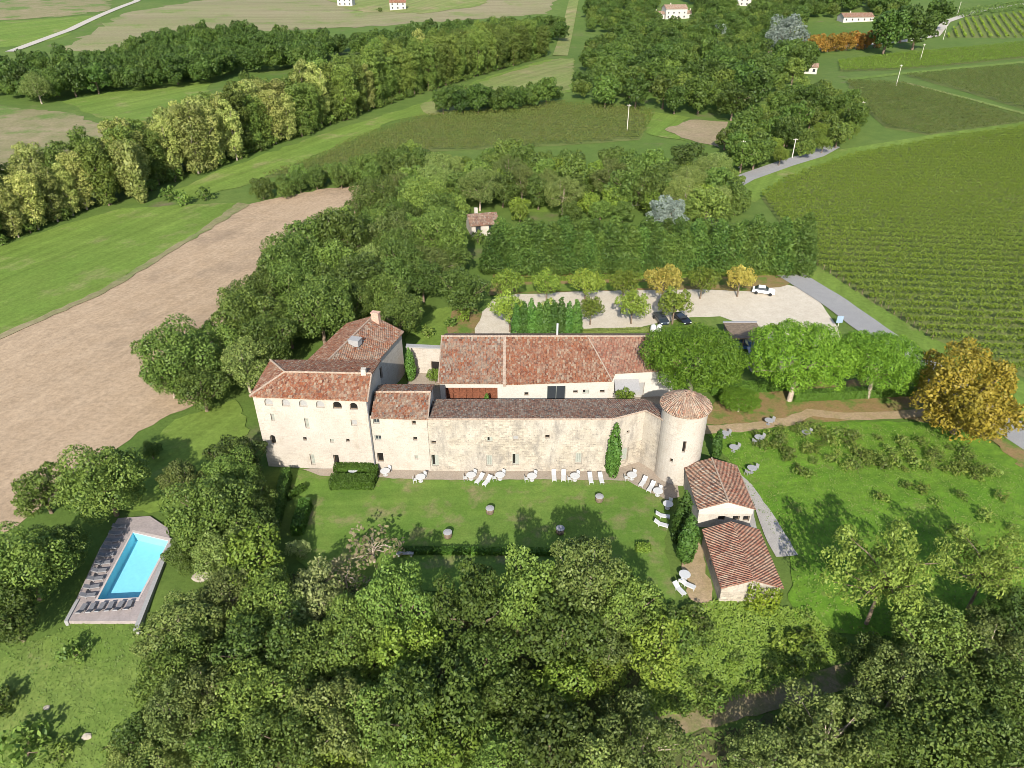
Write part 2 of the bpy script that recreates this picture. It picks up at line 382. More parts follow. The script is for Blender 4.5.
def densify(poly, step, jit, rng, closed=True):
    out = []; n = len(poly)
    for i in range(n if closed else n-1):
        a, c = Vector(poly[i]), Vector(poly[(i+1) % n]); L = (c-a).length; k = max(1, int(L/step))
        for j in range(k):
            p = a.lerp(c, j/k)
            if j: p += Vector((rng.uniform(-jit, jit), rng.uniform(-jit, jit)))
            out.append((p.x, p.y))
    if not closed: out.append(tuple(poly[-1]))
    return out
def drape(name, poly, mat, lift, jit=.4, kind='structure', seed=1):
    """a sheet laid on the terrain inside a world polygon"""
    rng = random.Random(seed); d = np.mean([p[1] for p in poly])
    step = max(1.0, d/70)
    P = densify(poly, step, min(jit*max(1, d/120), step*.6), rng) if jit > 0 else densify(poly, step, 0, rng)
    bx = [p[0] for p in P]; by = [p[1] for p in P]; V = [Vector(p) for p in P]; E = [(i, (i+1) % len(P)) for i in range(len(P))]
    st = max(step, (max(bx)-min(bx))/45, (max(by)-min(by))/45)
    y = min(by)+st*.5
    while y < max(by):
        x = min(bx)+st*.5
        while x < max(bx):
            if inside((x, y), P): V.append(Vector((x, y)))
            x += st
        y += st
    v, e, f, *_ = delaunay_2d_cdt(V, E, [], 1, 1e-4)
    me = bpy.data.meshes.new(name); me.from_pydata([(p.x, p.y, H(p.x, p.y)+lift) for p in v], [], [list(q) for q in f])
    me.materials.append(mat); me.update()
    if len(me.polygons) and me.polygons[0].normal.z < 0: me.flip_normals()
    o = bpy.data.objects.new(name, me); COL.objects.link(o); return tag(o, kind=kind)
def gp(pts): return [G(*p) for p in pts]
def strip(name, ctr, wid, mat, lift, jit=.15):
    """a road or path along a pixel centre line; wid in metres"""
    C = densify(gp(ctr), 4, 0, random.Random(0), False); L = []; Rr = []
    for i, p in enumerate(C):
        d = (Vector(C[min(i+1, len(C)-1)])-Vector(C[max(i-1, 0)])).normalized(); n = Vector((-d.y, d.x))*wid*.5
        L.append((p[0]+n.x, p[1]+n.y)); Rr.append((p[0]-n.x, p[1]-n.y))
    return drape(name, L+Rr[::-1], mat, lift, jit)

brown_px = [(380,184),(330,188),(240,206),(185,244),(100,290),(0,333),(-160,395),(-160,620),(-20,548),(30,515),(80,478),(130,440),(160,420),(215,395),(260,330),(340,240),(400,200)]
drape('ploughed_field', gp(brown_px), M['plough'], .05, .5)
drape('left_grass_field', gp([(-160,330),(0,247),(60,226),(120,209),(238,203),(202,230),(100,292),(0,336),(-160,398)]), M['bright'], .10, .5)
drape('field_margin', gp([(238,203),(250,205),(206,232),(104,294),(0,340),(-160,402),(-160,398),(0,335),(100,291),(200,231)]), M['stubble'], .15, .4)
drape('valley_meadow', gp([(165,196),(215,172),(330,132),(420,104),(490,76),(545,60),(575,58),(572,92),(520,100),(440,112),(390,122),(330,150),(250,184),(190,200)]), M['bright'], .10, .5)
drape('meadow_far_end', gp([(420,106),(500,76),(560,58),(574,60),(570,90),(500,102),(430,116)]), M['pale'], .2, .5)
drape('left_stubble_field', gp([(-160,118),(0,106),(70,113),(122,133),(125,150),(60,170),(0,180),(-160,190)]), M['stubble'], .10, .6)
drape('far_left_meadow', gp([(62,102),(140,86),(215,80),(205,95),(160,120),(132,134)]), M['bright'], .10, .6)
drape('hill_stubble_field', gp([(60,50),(130,12),(240,-6),(420,-4),(560,-4),(548,14),(440,22),(330,28),(200,36),(120,52)]), M['hill'], .10, .8)
drape('hill_meadow', gp([(0,22),(60,18),(108,14),(60,38),(20,46),(-160,60),(-160,28)]), M['bright'], .10, .8)
drape('hill_vine_field', gp([(-160,2),(0,-2),(110,-4),(110,10),(60,17),(0,20),(-160,26)]), M['stubble'], .12, .8)
drape('hill_far_meadow', gp([(320,-4),(400,-6),(500,-4),(470,8),(420,14),(350,10)]), M['pale'], .25, .8)
strip('hill_lane', [(10,52),(70,30),(135,2),(160,-12)], 6, M['farroad'], .3)
strip('ridge_track', [(560,56),(566,35),(572,8),(576,-10)], 9, M['pale'], .3)
drape('garden_lawn', gp([(528,212),(534,192),(556,184),(574,194),(580,212)]), M['bright'], .12, .4)
drape('bare_patch', gp([(690,120),(728,122),(720,148),(690,140),(662,128)]), M['tan'], .12, .6)
drape('bare_patch_verge', gp([(640,110),(690,118),(664,130),(690,142),(650,135)]), M['bright'], .14, .6)
V1 = gp([(760,196),(790,178),(850,157),(940,140),(1024,128),(1240,100),(1240,470),(1024,378),(930,341),(860,296),(806,260)])
V2 = gp([(846,82),(900,84),(1024,119),(1200,150),(1200,100),(1024,124),(930,136),(885,128),(860,105)])
V3 = gp([(905,76),(1024,66),(1200,54),(1200,140),(1024,110)])
V4 = gp([(838,62),(900,54),(1024,43),(1200,30),(1200,44),(1024,58),(900,70),(840,72)])
V5 = gp([(945,38),(962,20),(1024,12),(1200,2),(1200,24),(1024,38)])
V6 = gp([(262,178),(320,158),(350,142),(420,118),(555,104),(640,109),(656,114),(640,140),(560,146),(430,152),(330,178)])
V7 = gp([(940,14),(1010,3),(1200,-10),(1200,0),(1024,10),(962,18)])
for nm, p in (('vineyard_ground', V1), ('vineyard_ground', V2), ('vineyard_ground', V3), ('vineyard_ground', V4), ('vineyard_ground', V5), ('vineyard_ground', V6)):
    drape(nm, p, M['vinesoil'], .08, .2)
strip('vineyard_track', [(846,80),(900,74),(960,68),(1024,62),(1100,56)], 5, M['bright'], .16)
strip('vineyard_track', [(900,82),(960,97),(1024,114),(1080,128)], 3.0, M['pale'], .2)
strip('vineyard_track', [(1180,102),(1024,126),(940,138),(850,153),(800,166),(765,182),(740,200)], 8, M['bright'], .14)
strip('hill_road', [(805,51),(850,46),(900,42),(935,36),(946,22),(975,12),(1010,6),(1060,0)], 6, M['farroad'], .3)
drape('road_verge', gp([(792,270),(812,262),(862,296),(935,340),(1060,400),(1100,440),(1040,440),(905,348),(850,305),(800,276)]), M['bright'], .1, .3)
strip('country_road', [(1130,505),(1010,428),(950,385),(905,352),(872,330),(835,303),(800,281),(762,258),(700,214),(712,196),(745,178),(785,164),(815,155),(832,146)], 5.6, M['asphalt'], .17, .08)
drape('car_park_gravel', gp([(468,338),(480,316),(492,300),(520,294),(600,291),(700,290),(752,291),(782,284),(800,288),(822,305),(838,330),(842,346),(740,348),(680,336),(560,336)]), M['gravel'], .10, .25)
drape('car_park_bed', gp([(488,296),(495,272),(800,266),(800,276),(786,286),(752,292),(700,290),(600,291)]), M['litter'], .13, .3)
drape('car_park_verge', gp([(515,293),(520,286),(580,284),(650,283),(655,288),(600,291)]), M['bright'], .19, .25)
drape('verge_island', gp([(560,330),(640,328),(690,318),(720,317),(742,325),(748,333),(690,338),(560,338)]), M['wild'], .16, .25)
drape('courtyard_garden', gp([(405,340),(432,310),(455,305),(470,318),(462,345),(445,352),(410,352)]), M['bright'], .12, .3)
drape('garden_path', gp([(447,330),(452,312),(470,306),(482,312),(472,340),(455,345)]), M['litter'], .16, .3)
drape('pine_bed', gp([(700,424),(715,402),(780,384),(860,380),(930,378),(980,400),(985,440),(940,424),(880,418),(800,425)]), M['litter'], .09, .4)
strip('dirt_path', [(700,431),(745,428),(790,422),(810,413),(845,417),(890,416),(935,412),(975,410)], 1.9, M['dirt'], .14)
drape('rough_meadow', gp([(706,434),(760,428),(830,422),(880,422),(950,425),(1010,452),(1060,500),(1060,600),(900,640),(800,630),(788,600),(790,560),(750,500),(735,470)]), M['rough'], .10, .4)
drape('meadow_edge', gp([(930,420),(990,440),(1024,470),(1060,510),(1060,470),(1000,425)]), M['litter'], .15, .5)
drape('lawn', gp([(287,470),(375,474),(500,476),(620,478),(655,490),(672,500),(664,540),(676,600),(640,612),(540,600),(400,590),(330,580),(296,560),(300,520)]), M['lawn'], .10, .3)
drape('terrace', [(-27, 71.9), (-24.5, 70.6), (-10, 69.8), (5, 69.8), (14.6, 69.6), (16.4, 67.9), (18.8, 66.0), (20.5, 66.5), (20.9, 70), (18.4, 71.4), (16.6, 73.6), (12, 71.8), (-17, 72)], M['terrace'], .15, .12)
drape('shed_yard', gp([(735,470),(752,486),(776,520),(798,556),(776,558),(764,535),(752,500)])+[(27.5, 57.0), (24, 60), (24, 63), (27.3, 66)], M['concrete'], .16, .08)
drape('courtyard_paving', [(-16.5, 80), (-10, 78), (17, 77.5), (24, 79), (24, 90), (-10, 90), (-10.4, 96), (-16, 96)], M['terrace'], .08, 0)
drape('shed_edge', gp([(690,530),(700,545),(716,612),(690,600),(682,560)]), M['dirt'], .13, .3)
drape('pool_field', gp([(-40,680),(40,640),(120,600),(170,620),(200,700),(230,800),(-60,900)]), M['wild'], .09, .4)
drape('slope_meadow', gp([(115,510),(130,470),(175,420),(235,400),(250,430),(215,470),(180,500),(150,514)]), M['bright'], .10, .4)
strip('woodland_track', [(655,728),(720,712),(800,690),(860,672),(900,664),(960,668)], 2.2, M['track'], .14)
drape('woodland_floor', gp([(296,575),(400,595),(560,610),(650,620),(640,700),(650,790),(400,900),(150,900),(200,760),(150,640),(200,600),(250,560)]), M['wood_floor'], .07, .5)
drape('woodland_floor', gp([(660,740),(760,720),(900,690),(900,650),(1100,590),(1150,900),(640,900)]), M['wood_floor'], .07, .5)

# ------------------------------------------------------------------ foliage builders
def leaves(C, Nn, size, rng, asp=.62, jit=.8):
    """one small diamond-shaped leaf clump per point"""
    n = len(C); Nn = Nn+rng.normal(0, jit, (n, 3)); Nn /= np.linalg.norm(Nn, axis=1)[:, None]+1e-9
    a = np.cross(Nn, rng.normal(0, 1, (n, 3))); a /= np.linalg.norm(a, axis=1)[:, None]+1e-9
    b_ = np.cross(Nn, a); s = size*rng.uniform(.45, 1.4, (n, 1))
    V = np.stack([C-a*s, C-b_*s*asp+Nn*s*.15, C+a*s, C+b_*s*asp+Nn*s*.15], 1).reshape(-1, 3)
    return V, np.arange(4*n).reshape(n, 4)
def sph(n, rng):
    v = rng.normal(0, 1, (n, 3)); return v/np.linalg.norm(v, axis=1)[:, None]
def blob_cloud(clumps, per_area, rng, low=-.55):
    """points on the outer parts of overlapping clumps, none deep inside a neighbour"""
    P = []; Q = []; Cc = np.array([c[:3] for c in clumps]); Rc = np.array([c[3] for c in clumps])
    for c, r in zip(Cc, Rc):
        n = int(per_area*4*math.pi*r*r); d = sph(n, rng); d = d[d[:, 2] > low]
        p = c+d*r*rng.uniform(.72, 1.08, (len(d), 1))
        P.append(p); Q.append(d)
    P = np.concatenate(P); Q = np.concatenate(Q)
    D = np.linalg.norm(P[:, None]-Cc[None], axis=2)/Rc[None]
    keep = (D < .62).sum(1) == 0
    return P[keep], Q[keep]
def trunk_mesh(h, r, limbs, rng, mat, lean=0.0, n=7):
    m = MB(); top = (lean*h, 0, h)
    m.tube([(0, 0, -.6), (0, 0, 0.05), (lean*h*.5+rng.uniform(-.1, .1), rng.uniform(-.1, .1), h*.5), top], [r*1.35, r*1.1, r*.85, r*.6], n)
    for q in limbs:
        q = Vector(q); s = Vector(top)*rng.uniform(.55, 1.0); mid = s.lerp(q, .5)+Vector((rng.uniform(-.3, .3), rng.uniform(-.3, .3), rng.uniform(-.2, .5)))
        m.tube([s, mid, q], [r*.5, r*.34, r*.12], 5)
    o = m.build('trunk', mat, smooth=True); me = o.data; bpy.data.objects.remove(o); return me
PROTO = {}; ARR = {}
def proto(kind, leaf, bark, clumps, dens, lsize, th, tr, seed, lean=0., nl=7, jit=.8, low=-.55, asp=.62):
    rng = np.random.default_rng(seed); P, Q = blob_cloud(clumps, dens, rng, low)
    V, F = leaves(P, Q, lsize, rng, asp, jit)
    cr = quick_mesh('crown', V, F, M['L_'+leaf])
    ARR[cr.name] = (V, F, leaf)
    ids = rng.permutation(len(clumps))[:nl]
    tk = trunk_mesh(th, tr, [clumps[i][:3] for i in ids], random.Random(seed), M[bark], lean)
    PROTO.setdefault(kind, []).append((cr, tk))
def broad(R_, Hh, seed, n=30, flat=.78, low=.75, cr=(.23, .40)):
    """crown lobes: large ones for the mass, as many small ones budding out of them"""
    r = random.Random(seed); cl = []; cz = Hh-R_*flat; ga = math.pi*(3-math.sqrt(5))
    sx = r.uniform(.82, 1.18); sy = r.uniform(.82, 1.18); ox, oy = r.uniform(-.12, .12)*R_, r.uniform(-.12, .12)*R_
    nb = max(8, n//2)
    for i in range(nb):
        t = 1-(i+.5)/nb*(1+low); rr = math.sqrt(max(0, 1-t*t)); a = i*ga+r.uniform(-.6, .6); k = r.uniform(.48, .82)
        if low > .9 and t < -.2: rr = max(rr, .55)
        cl.append((ox*t+math.cos(a)*rr*R_*k*sx, oy*t+math.sin(a)*rr*R_*k*sy, cz+t*R_*flat*k, R_*r.uniform(*cr)))
    big = list(cl)
    for i in range(n):
        c = r.choice(big); d = Vector((r.gauss(0, 1)+c[0]*.35, r.gauss(0, 1)+c[1]*.35, abs(r.gauss(0, 1))*.8)).normalized(); q = R_*r.uniform(.08, .17)
        cl.append((c[0]+d.x*c[3]*.95, c[1]+d.y*c[3]*.95, c[2]+d.z*c[3]*.95, q))
    cl.append((0, 0, cz, R_*.42)); return cl
for s in range(4):
    proto('oak', 'oak', 'bark', broad(4.6, 9.0, 10+s, 46, .92, .85), 24, .15, 4.0, .28, 10+s, jit=.55)
    proto('olive', 'olive', 'palebark', broad(4.6, 8.8, 20+s, 54, .88, .8, (.18, .32)), 24, .14, 3.8, .24, 20+s, jit=.55, nl=12)
for s in range(2):
    proto('lime', 'lime', 'bark', broad(3.2, 6.0, 30+s, 36), 24, .14, 2.6, .16, 30+s, jit=.5)
    proto('palegreen', 'palegreen', 'palebark', broad(2.8, 5.2, 36+s, 36, .9), 18, .14, 2.2, .12, 36+s, jit=.6)
    proto('dark', 'dark', 'bark', broad(4.4, 9.2, 40+s, 40, .9, .9), 15, .19, 3.6, .3, 40+s, jit=.55)
    proto('midwood', 'oak', 'bark', broad(4.6, 8.6, 180+s, 34, .95, .95, (.24, .42)), 8.5, .27, 4, .3, 180+s, jit=.42, nl=3)
    proto('middark', 'dark', 'bark', broad(4.4, 9.0, 184+s, 34, .95, .95, (.24, .42)), 8.5, .27, 4, .3, 184+s, jit=.42, nl=3)
    proto('midlime', 'lime', 'bark', broad(3.4, 6.2, 188+s, 30, .9, .95, (.24, .42)), 10, .24, 3, .2, 188+s, jit=.42, nl=3)
    proto('farwood', 'farwood', 'bark', broad(5.2, 11.0, 50+s, 34, 1.0, .98), 4.2, .40, 5, .35, 50+s, jit=.5, nl=3)
    proto('fardark', 'fardark', 'bark', broad(5.4, 11.5, 56+s, 34, 1.0, .98), 4.2, .40, 5, .35, 56+s, jit=.5, nl=3)
    proto('farlime', 'poplar_green', 'bark', broad(4.6, 9.5, 60+s, 30, .98, .98), 4.5, .38, 4.4, .32, 60+s, jit=.5, nl=3)
    proto('plane', 'plane', 'bark', broad(2.75, 4.9, 70+s, 34, .62), 20, .15, 2.9, .15, 70+s, jit=.55)
    proto('plane_yellow', 'yellow', 'bark', broad(2.75, 5.0, 74+s, 34, .66), 18, .15, 2.9, .15, 74+s, jit=.55)
proto('golden', 'golden', 'bark', broad(6.0, 10.0, 80, 70, .84, .9, (.18, .3)), 20, .17, 4.0, .34, 80, jit=.55)
proto('orange', 'orange', 'bark', broad(4.0, 7.0, 82, 26, .9, .98), 5, .36, 3.0, .25, 82, jit=.5)
proto('blue', 'blue', 'bark', broad(4.2, 7.4, 84, 44, .9, .98), 12, .2, 3.5, .3, 84, jit=.5)
proto('dry', 'dry', 'palebark', broad(2.2, 3.6, 86, 22, .8), 5, .17, 1.7, .1, 86, nl=14)
for s in range(3):                                                   # tall riverside poplars
    r = random.Random(90+s); cl = []
    cl = broad((4.0, 4.6, 3.6)[s], (19.0, 16.5, 20.5)[s], 90+s, 56, (2.2, 1.65, 2.6)[s], .97, (.26, .46))
    for i in range(16): a = i*2.4; q = r.uniform(.8, 2.6); cl.append((math.cos(a)*q, math.sin(a)*q, r.uniform(1.3, 6.5), r.uniform(1.1, 1.9)))
    for i in range(12): a = i*2.4; z_ = r.uniform(5, 16); cl.append((math.cos(a)*2.4, math.sin(a)*2.4, z_, r.uniform(1.0, 1.6)))
    proto('poplar', 'poplar', 'palebark', cl, 7.5, .27, 8, .26, 90+s, jit=.5)
    proto('poplar_green', 'poplar_green', 'bark', cl, 7.5, .27, 8, .26, 95+s, jit=.5)
for s in range(2):
    r = random.Random(110+s); cl = []                                # slim golden Lombardy shape and garden cypress
    for i in range(22):
        t = (i+.5)/22; cl.append((r.uniform(-.12, .12), r.uniform(-.12, .12), .35+t*6.1, (.78*math.sin(math.pi*(.12+.83*t)**.75)+.08)))
    if s == 0: proto('column', 'poplar', 'bark', cl, 20, .2, 2.0, .12, 112, nl=0, jit=.5, low=-1)
    proto('cypress', 'cypress', 'bark', cl, 34, .15, 2.0, .12, 110+s, nl=0, jit=.5, low=-1)
    cl = []
    for i in range(40):                                              # feathery conifers of the tall screen
        t = (i+.5)/40; rr = 1.9*(1-t)**.45; a = i*2.4
        cl.append((math.cos(a)*rr*1.0, math.sin(a)*rr*1.0, .5+t*8.6, .55+.85*(1-t)))
    proto('conifer', 'conifer', 'bark', cl, 15, .24, 5, .2, 116+s, nl=0, jit=.6, low=-1, asp=.4)
for s in range(3):                                                   # umbrella pines
    r = random.Random(120+s); cl = []
    for i in range(46):
        a = i*2.4; rr = math.sqrt((i+.5)/46)*5.3; cl.append((math.cos(a)*rr, math.sin(a)*rr*.92, 5.3+2.4*math.sqrt(max(0, 1-(rr/6.0)**2))+r.uniform(-.35, .35), r.uniform(.8, 1.35)))
        if rr > 3: cl.append((math.cos(a+1)*rr*.96, math.sin(a+1)*rr*.88, 4.9+r.uniform(-.3, .6), r.uniform(.85, 1.1)))
    proto('pine', 'pine', 'palebark', cl, 52, .12, 5.0, .3, 120+s, nl=8, jit=.5, low=-.6, asp=.5)
r = random.Random(130); cl = []                                      # open pine with bare limbs showing
for i in range(44):
    a = i*2.4; rr = r.uniform(.8, 4.9); cl.append((math.cos(a)*rr, math.sin(a)*rr, 5.2+r.uniform(-2.2, 2.6)*(1-rr/7), r.uniform(.6, 1.15)))
proto('openpine', 'palepine', 'bark', cl, 26, .15, 5.0, .17, 130, nl=22, jit=.6, asp=.45)
for s in range(3):
    proto('bush', 'oak', 'bark', broad(1.1, 1.6, 140+s, 16, .8), 26, .14, .6, .05, 140+s, nl=3)
    proto('limebush', 'lime', 'bark', broad(1.3, 1.7, 145+s, 16, .75), 22, .15, .6, .05, 145+s, nl=3)
    proto('rosebush', 'rose', 'bark', broad(.8, 1.0, 150+s, 14, .7), 26, .11, .4, .03, 150+s, nl=3)
proto('ivy', 'ivy', 'bark', [(r_x*.8, r_y, .5+.5*k_, .62) for k_ in range(5) for r_x, r_y in ((-1.3, 0), (-.5, -.3), (.3, -.2), (1.1, 0))][:17]+[(0, -.6, .8, .8)], 26, .12, .8, .06, 161, nl=3, jit=.5)
proto('ball', 'hedge', 'bark', [(0, 0, .75, .72), (.2, .1, .8, .6), (-.2, 0, .7, .6)], 60, .1, .4, .05, 160, nl=0, jit=.5)
proto('palm', 'lime', 'bark', [(math.cos(k*2.4)*.75, math.sin(k*2.4)*.75, 2.1+.25*math.sin(k*3), .38) for k in range(13)], 40, .2, 1.7, .12, 162, nl=9, asp=.25)

RNG = random.Random(7)
USED = []
PEND = []
def tree(kind, x, y, s, label, cat='tree', group=None, name=None, sz=1.0, var=None, dz=0.0):
    """one tree or shrub of its own; the many broadleaf trees are sorted by size in view first"""
    pl = PROTO[kind]; cr, tk = pl[var if var is not None else RNG.randrange(len(pl))]
    USED.append((x, y)); job = (cr, tk, (x, y, H(x, y)-.05+dz), s, sz, RNG.uniform(0, 6.28), label, cat, group, name or 'broadleaf_tree')
    if name is None: PEND.append((s*4.6/math.dist((x, y, 0), (0, 0, CAM_H)), job))
    else: plant(*job)
def plant(cr, tk, loc, s, sz, rz, label, cat, group, name):
    e = root(name, loc, label, cat, group, rz); e.scale = (s, s, s*sz)
    for nm, me in (('trunk', tk), ('crown', cr)):
        o = bpy.data.objects.new(nm, me); COL.objects.link(o); o.parent = e
    return e
def plant_all(limit):
    """the largest in view stand alone; the rest of the far woods is one mass"""
    PEND.sort(key=lambda q: -q[0]); V = []; F = []; MI = []; k = 0; leafs = []
    for i, (_, j) in enumerate(PEND):
        if i < limit: plant(*j); continue
        v, f, lf_ = ARR[j[0].name]; c, s_ = math.cos(j[5]), math.sin(j[5])
        w_ = np.stack([(v[:, 0]*c-v[:, 1]*s_)*j[3]+j[2][0], (v[:, 0]*s_+v[:, 1]*c)*j[3]+j[2][1], v[:, 2]*j[3]*j[4]+j[2][2]], 1)
        if lf_ not in leafs: leafs.append(lf_)
        V.append(w_); F.append(f+k); MI.append(np.full(len(f), leafs.index(lf_), np.int32)); k += len(v)
    if V:
        me = quick_mesh('distant_wood', np.concatenate(V), np.concatenate(F), M['F_'+leafs[0]])
        for l in leafs[1:]: me.materials.append(M['F_'+l])
        me.polygons.foreach_set('material_index', np.concatenate(MI))
        o = bpy.data.objects.new('distant_wood', me); COL.objects.link(o); tag(o, 'massed far woods rolling over the hills behind the estate', 'wood', None, 'stuff')
SZ = {'oak': (4.6, 9.5, 6.0), 'olive': (4.6, 9.0, 5.6), 'lime': (3.2, 6.0, 3.6), 'palegreen': (2.8, 5.2, 3.0), 'dark': (4.4, 9.5, 5.6), 'golden': (6, 10.5, 6),
      'openpine': (5, 8, 5.4), 'dry': (2.2, 3.6, 2), 'blue': (4.2, 8, 4), 'cypress': (.85, 6.5, 3), 'pine': (5.6, 7.7, 6.2), 'plane': (2.75, 4.9, 3.3), 'plane_yellow': (2.75, 5, 3.3),
      'bush': (1.1, 1.6, .8), 'limebush': (1.3, 1.7, .8), 'conifer': (2.4, 9.5, 5), 'farwood': (5.2, 11, 6), 'fardark': (5.4, 11.5, 6)}
def tree_px(kind, px, py, rpx, label, cat='tree', group=None, name=None, sz=1.0, var=None):
    """a tree whose crown centre shows at px,py with radius rpx"""
    R0, H0, C0 = SZ[kind]; s = 1.0
    for _ in range(8):
        x, y = G(px, py, C0*s*sz); z = H(x, y)+C0*s*sz
        dep = y*CT-(z-CAM_H)*ST; s = .5*s+.5*rpx*dep/FPX/R0
    tree(kind, x, y, s, label, cat, group, name, sz, var); return s

# ------------------------------------------------------------------ buildings
def wall(m, p0, p1, z0, z1, ops=(), depth=.32):
    """outer skin from p0 to p1 (outside on the right hand) with real openings; ops = (u0,u1,v0,v1,arched) -> list of opening frames"""
    p0 = Vector((p0[0], p0[1], 0)); p1 = Vector((p1[0], p1[1], 0)); d = (p1-p0); L = d.length; d /= L; inn = Vector((-d.y, d.x, 0))
    W = lambda u, v, k=0.0: p0+d*u+Vector((0, 0, v))+inn*k
    us = sorted({0, L}|{o[0] for o in ops}|{o[1] for o in ops}); vs = sorted({z0, z1}|{o[2] for o in ops}|{o[3] for o in ops})
    for i in range(len(us)-1):
        for j in range(len(vs)-1):
            u, v = .5*(us[i]+us[i+1]), .5*(vs[j]+vs[j+1])
            if any(o[0] < u < o[1] and o[2] < v < o[3] for o in ops): continue
            m.poly([W(us[i], vs[j]), W(us[i+1], vs[j]), W(us[i+1], vs[j+1]), W(us[i], vs[j+1])])
    res = []
    for o in ops:
        u0, u1, v0, v1, arch = o[:5]
        m.poly([W(u0, v0), W(u1, v0), W(u1, v0, depth), W(u0, v0, depth)])
        m.poly([W(u1, v1), W(u0, v1), W(u0, v1, depth), W(u1, v1, depth)])
        m.poly([W(u0, v1), W(u0, v0), W(u0, v0, depth), W(u0, v1, depth)])
        m.poly([W(u1, v0), W(u1, v1), W(u1, v1, depth), W(u1, v0, depth)])
        if arch:
            r_ = .5*(u1-u0); uc = .5*(u0+u1); hgt = min(r_, (v1-v0)*.6)
            for sg in (-1, 1):
                arc = [(uc+sg*r_*math.cos(a), v1-hgt+hgt*math.sin(a)) for a in [k*math.pi/12 for k in range(7)]]
                pts = [(uc+sg*r_, v1)]+arc; pts = pts if sg < 0 else pts[::-1]
                m.poly([W(*q) for q in pts])
                for a, c in zip(arc[:-1], arc[1:]):
                    q = [W(*a), W(*c), W(*c, depth), W(*a, depth)]; m.poly(q if sg > 0 else q[::-1])
        res.append((W, u0, u1, v0, v1, depth))
    return res
def fill(op, par, kind):
    """window or door set in an opening: a part of the building, its pane a sub-part"""
    W, u0, u1, v0, v1, dp = op
    def slab(m, a, b_, c, d_, k0, k1):
        P = [W(a, c, k0), W(b_, c, k0), W(b_, d_, k0), W(a, d_, k0)]; Q = [W(a, c, k1), W(b_, c, k1), W(b_, d_, k1), W(a, d_, k1)]
        m.poly(P)
        for i in range(4): j = (i+1) % 4; m.poly([P[j], P[i], Q[i], Q[j]])
    t = min(.07, .12*(u1-u0)); m = MB(); k0, k1 = dp-.08, dp+.02
    e = .002
    slab(m, u0+e, u0+t, v0+e, v1-e, k0, k1); slab(m, u1-t, u1-e, v0+e, v1-e, k0, k1)
    slab(m, u0+t, u1-t, v0+e, v0+t, k0, k1); slab(m, u0+t, u1-t, v1-t, v1-e, k0, k1)
    if kind in ('dark', 'glass'):
        if kind == 'glass' and u1-u0 > .7: slab(m, .5*(u0+u1)-.03, .5*(u0+u1)+.03, v0+t, v1-t, k0, k1)
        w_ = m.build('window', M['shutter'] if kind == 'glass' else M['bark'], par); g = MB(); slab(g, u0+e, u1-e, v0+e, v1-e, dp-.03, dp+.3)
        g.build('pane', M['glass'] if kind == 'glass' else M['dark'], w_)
    elif kind == 'blind':
        w_ = m.build('window', M['frame'], par); g = MB(); slab(g, u0+e, u1-e, v0+e, v1-e, dp-.05, dp+.3); g.build('pane', M['blind'], w_)
    elif kind == 'half':                                              # one shutter leaf shut, the other open on a dark room
        w_ = m.build('window', M['shutter'], par); uc = u0+(u1-u0)*.45
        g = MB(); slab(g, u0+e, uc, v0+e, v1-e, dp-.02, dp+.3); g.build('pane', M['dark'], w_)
        g = MB(); slab(g, uc, u1-e, v0+e, v1-e, dp-.12, dp+.3); g.build('shutter', M['shutter'], w_)
    else:                                                            # closed plank shutter or door
        w_ = m.build('door' if v1-v0 > 1.6 else 'shutter', M['frame'], par)
        g = MB(); n = 3
        for q in range(n): a = u0+t+(u1-u0-2*t)*q/n; slab(g, a+.008, a+(u1-u0-2*t)/n-.008, v0+t, v1-t, dp-.06, dp+.3)
        g.build('panel', M['shutter'], w_)
def slope(m, pts, th=.17):
    """a roof slab with real thickness"""
    P = [Vector(p) for p in pts]; n = (P[1]-P[0]).cross(P[2]-P[0])
    if n.z < 0: P.reverse()
    Q = [p-Vector((0, 0, th)) for p in P]; m.poly(P); m.poly(Q[::-1])
    for i in range(len(P)): j = (i+1) % len(P); m.poly([P[i], Q[i], Q[j], P[j]])
def caps(m, a, c, r_=.14):
    a, c = Vector(a), Vector(c); n = max(2, int((c-a).length/.5))
    for i in range(n):
        p, q = a.lerp(c, i/n), a.lerp(c, (i+.97)/n); m.tube([p, q], [r_, r_*.85], 7)
def pxops(rects, y, x0, sx=1.0, ox=0, oy=0):
    out = []
    for (cx, cy, w_, h_, arch, kind) in rects:
        px, py = ox+cx*sx, oy+cy*sx; x, z = YP(px, py, y); dep = y*CT-(z-CAM_H)*ST
        ww = max(.45, w_*sx*dep/FPX); hh = max(.5, h_*sx*dep/FPX/math.cos(math.atan2(CAM_H-z, y)))
        u = x-x0; z0 = max(.1, z-hh/2)
        out.append((u-ww/2, u+ww/2, z0, z0+hh, arch, kind))
    return out
def bwalls(par, name, mat, segs):
    """segs: (p0, p1, z0, z1, ops)"""
    m = MB(); todo = []
    for p0, p1, z0, z1, ops in segs:
        for o, f in zip(ops, wall(m, p0, p1, z0, z1, ops)): todo.append((f, o[5]))
    w_ = m.build(name, mat, par)
    for f, k in todo: fill(f, par, k)
    return w_

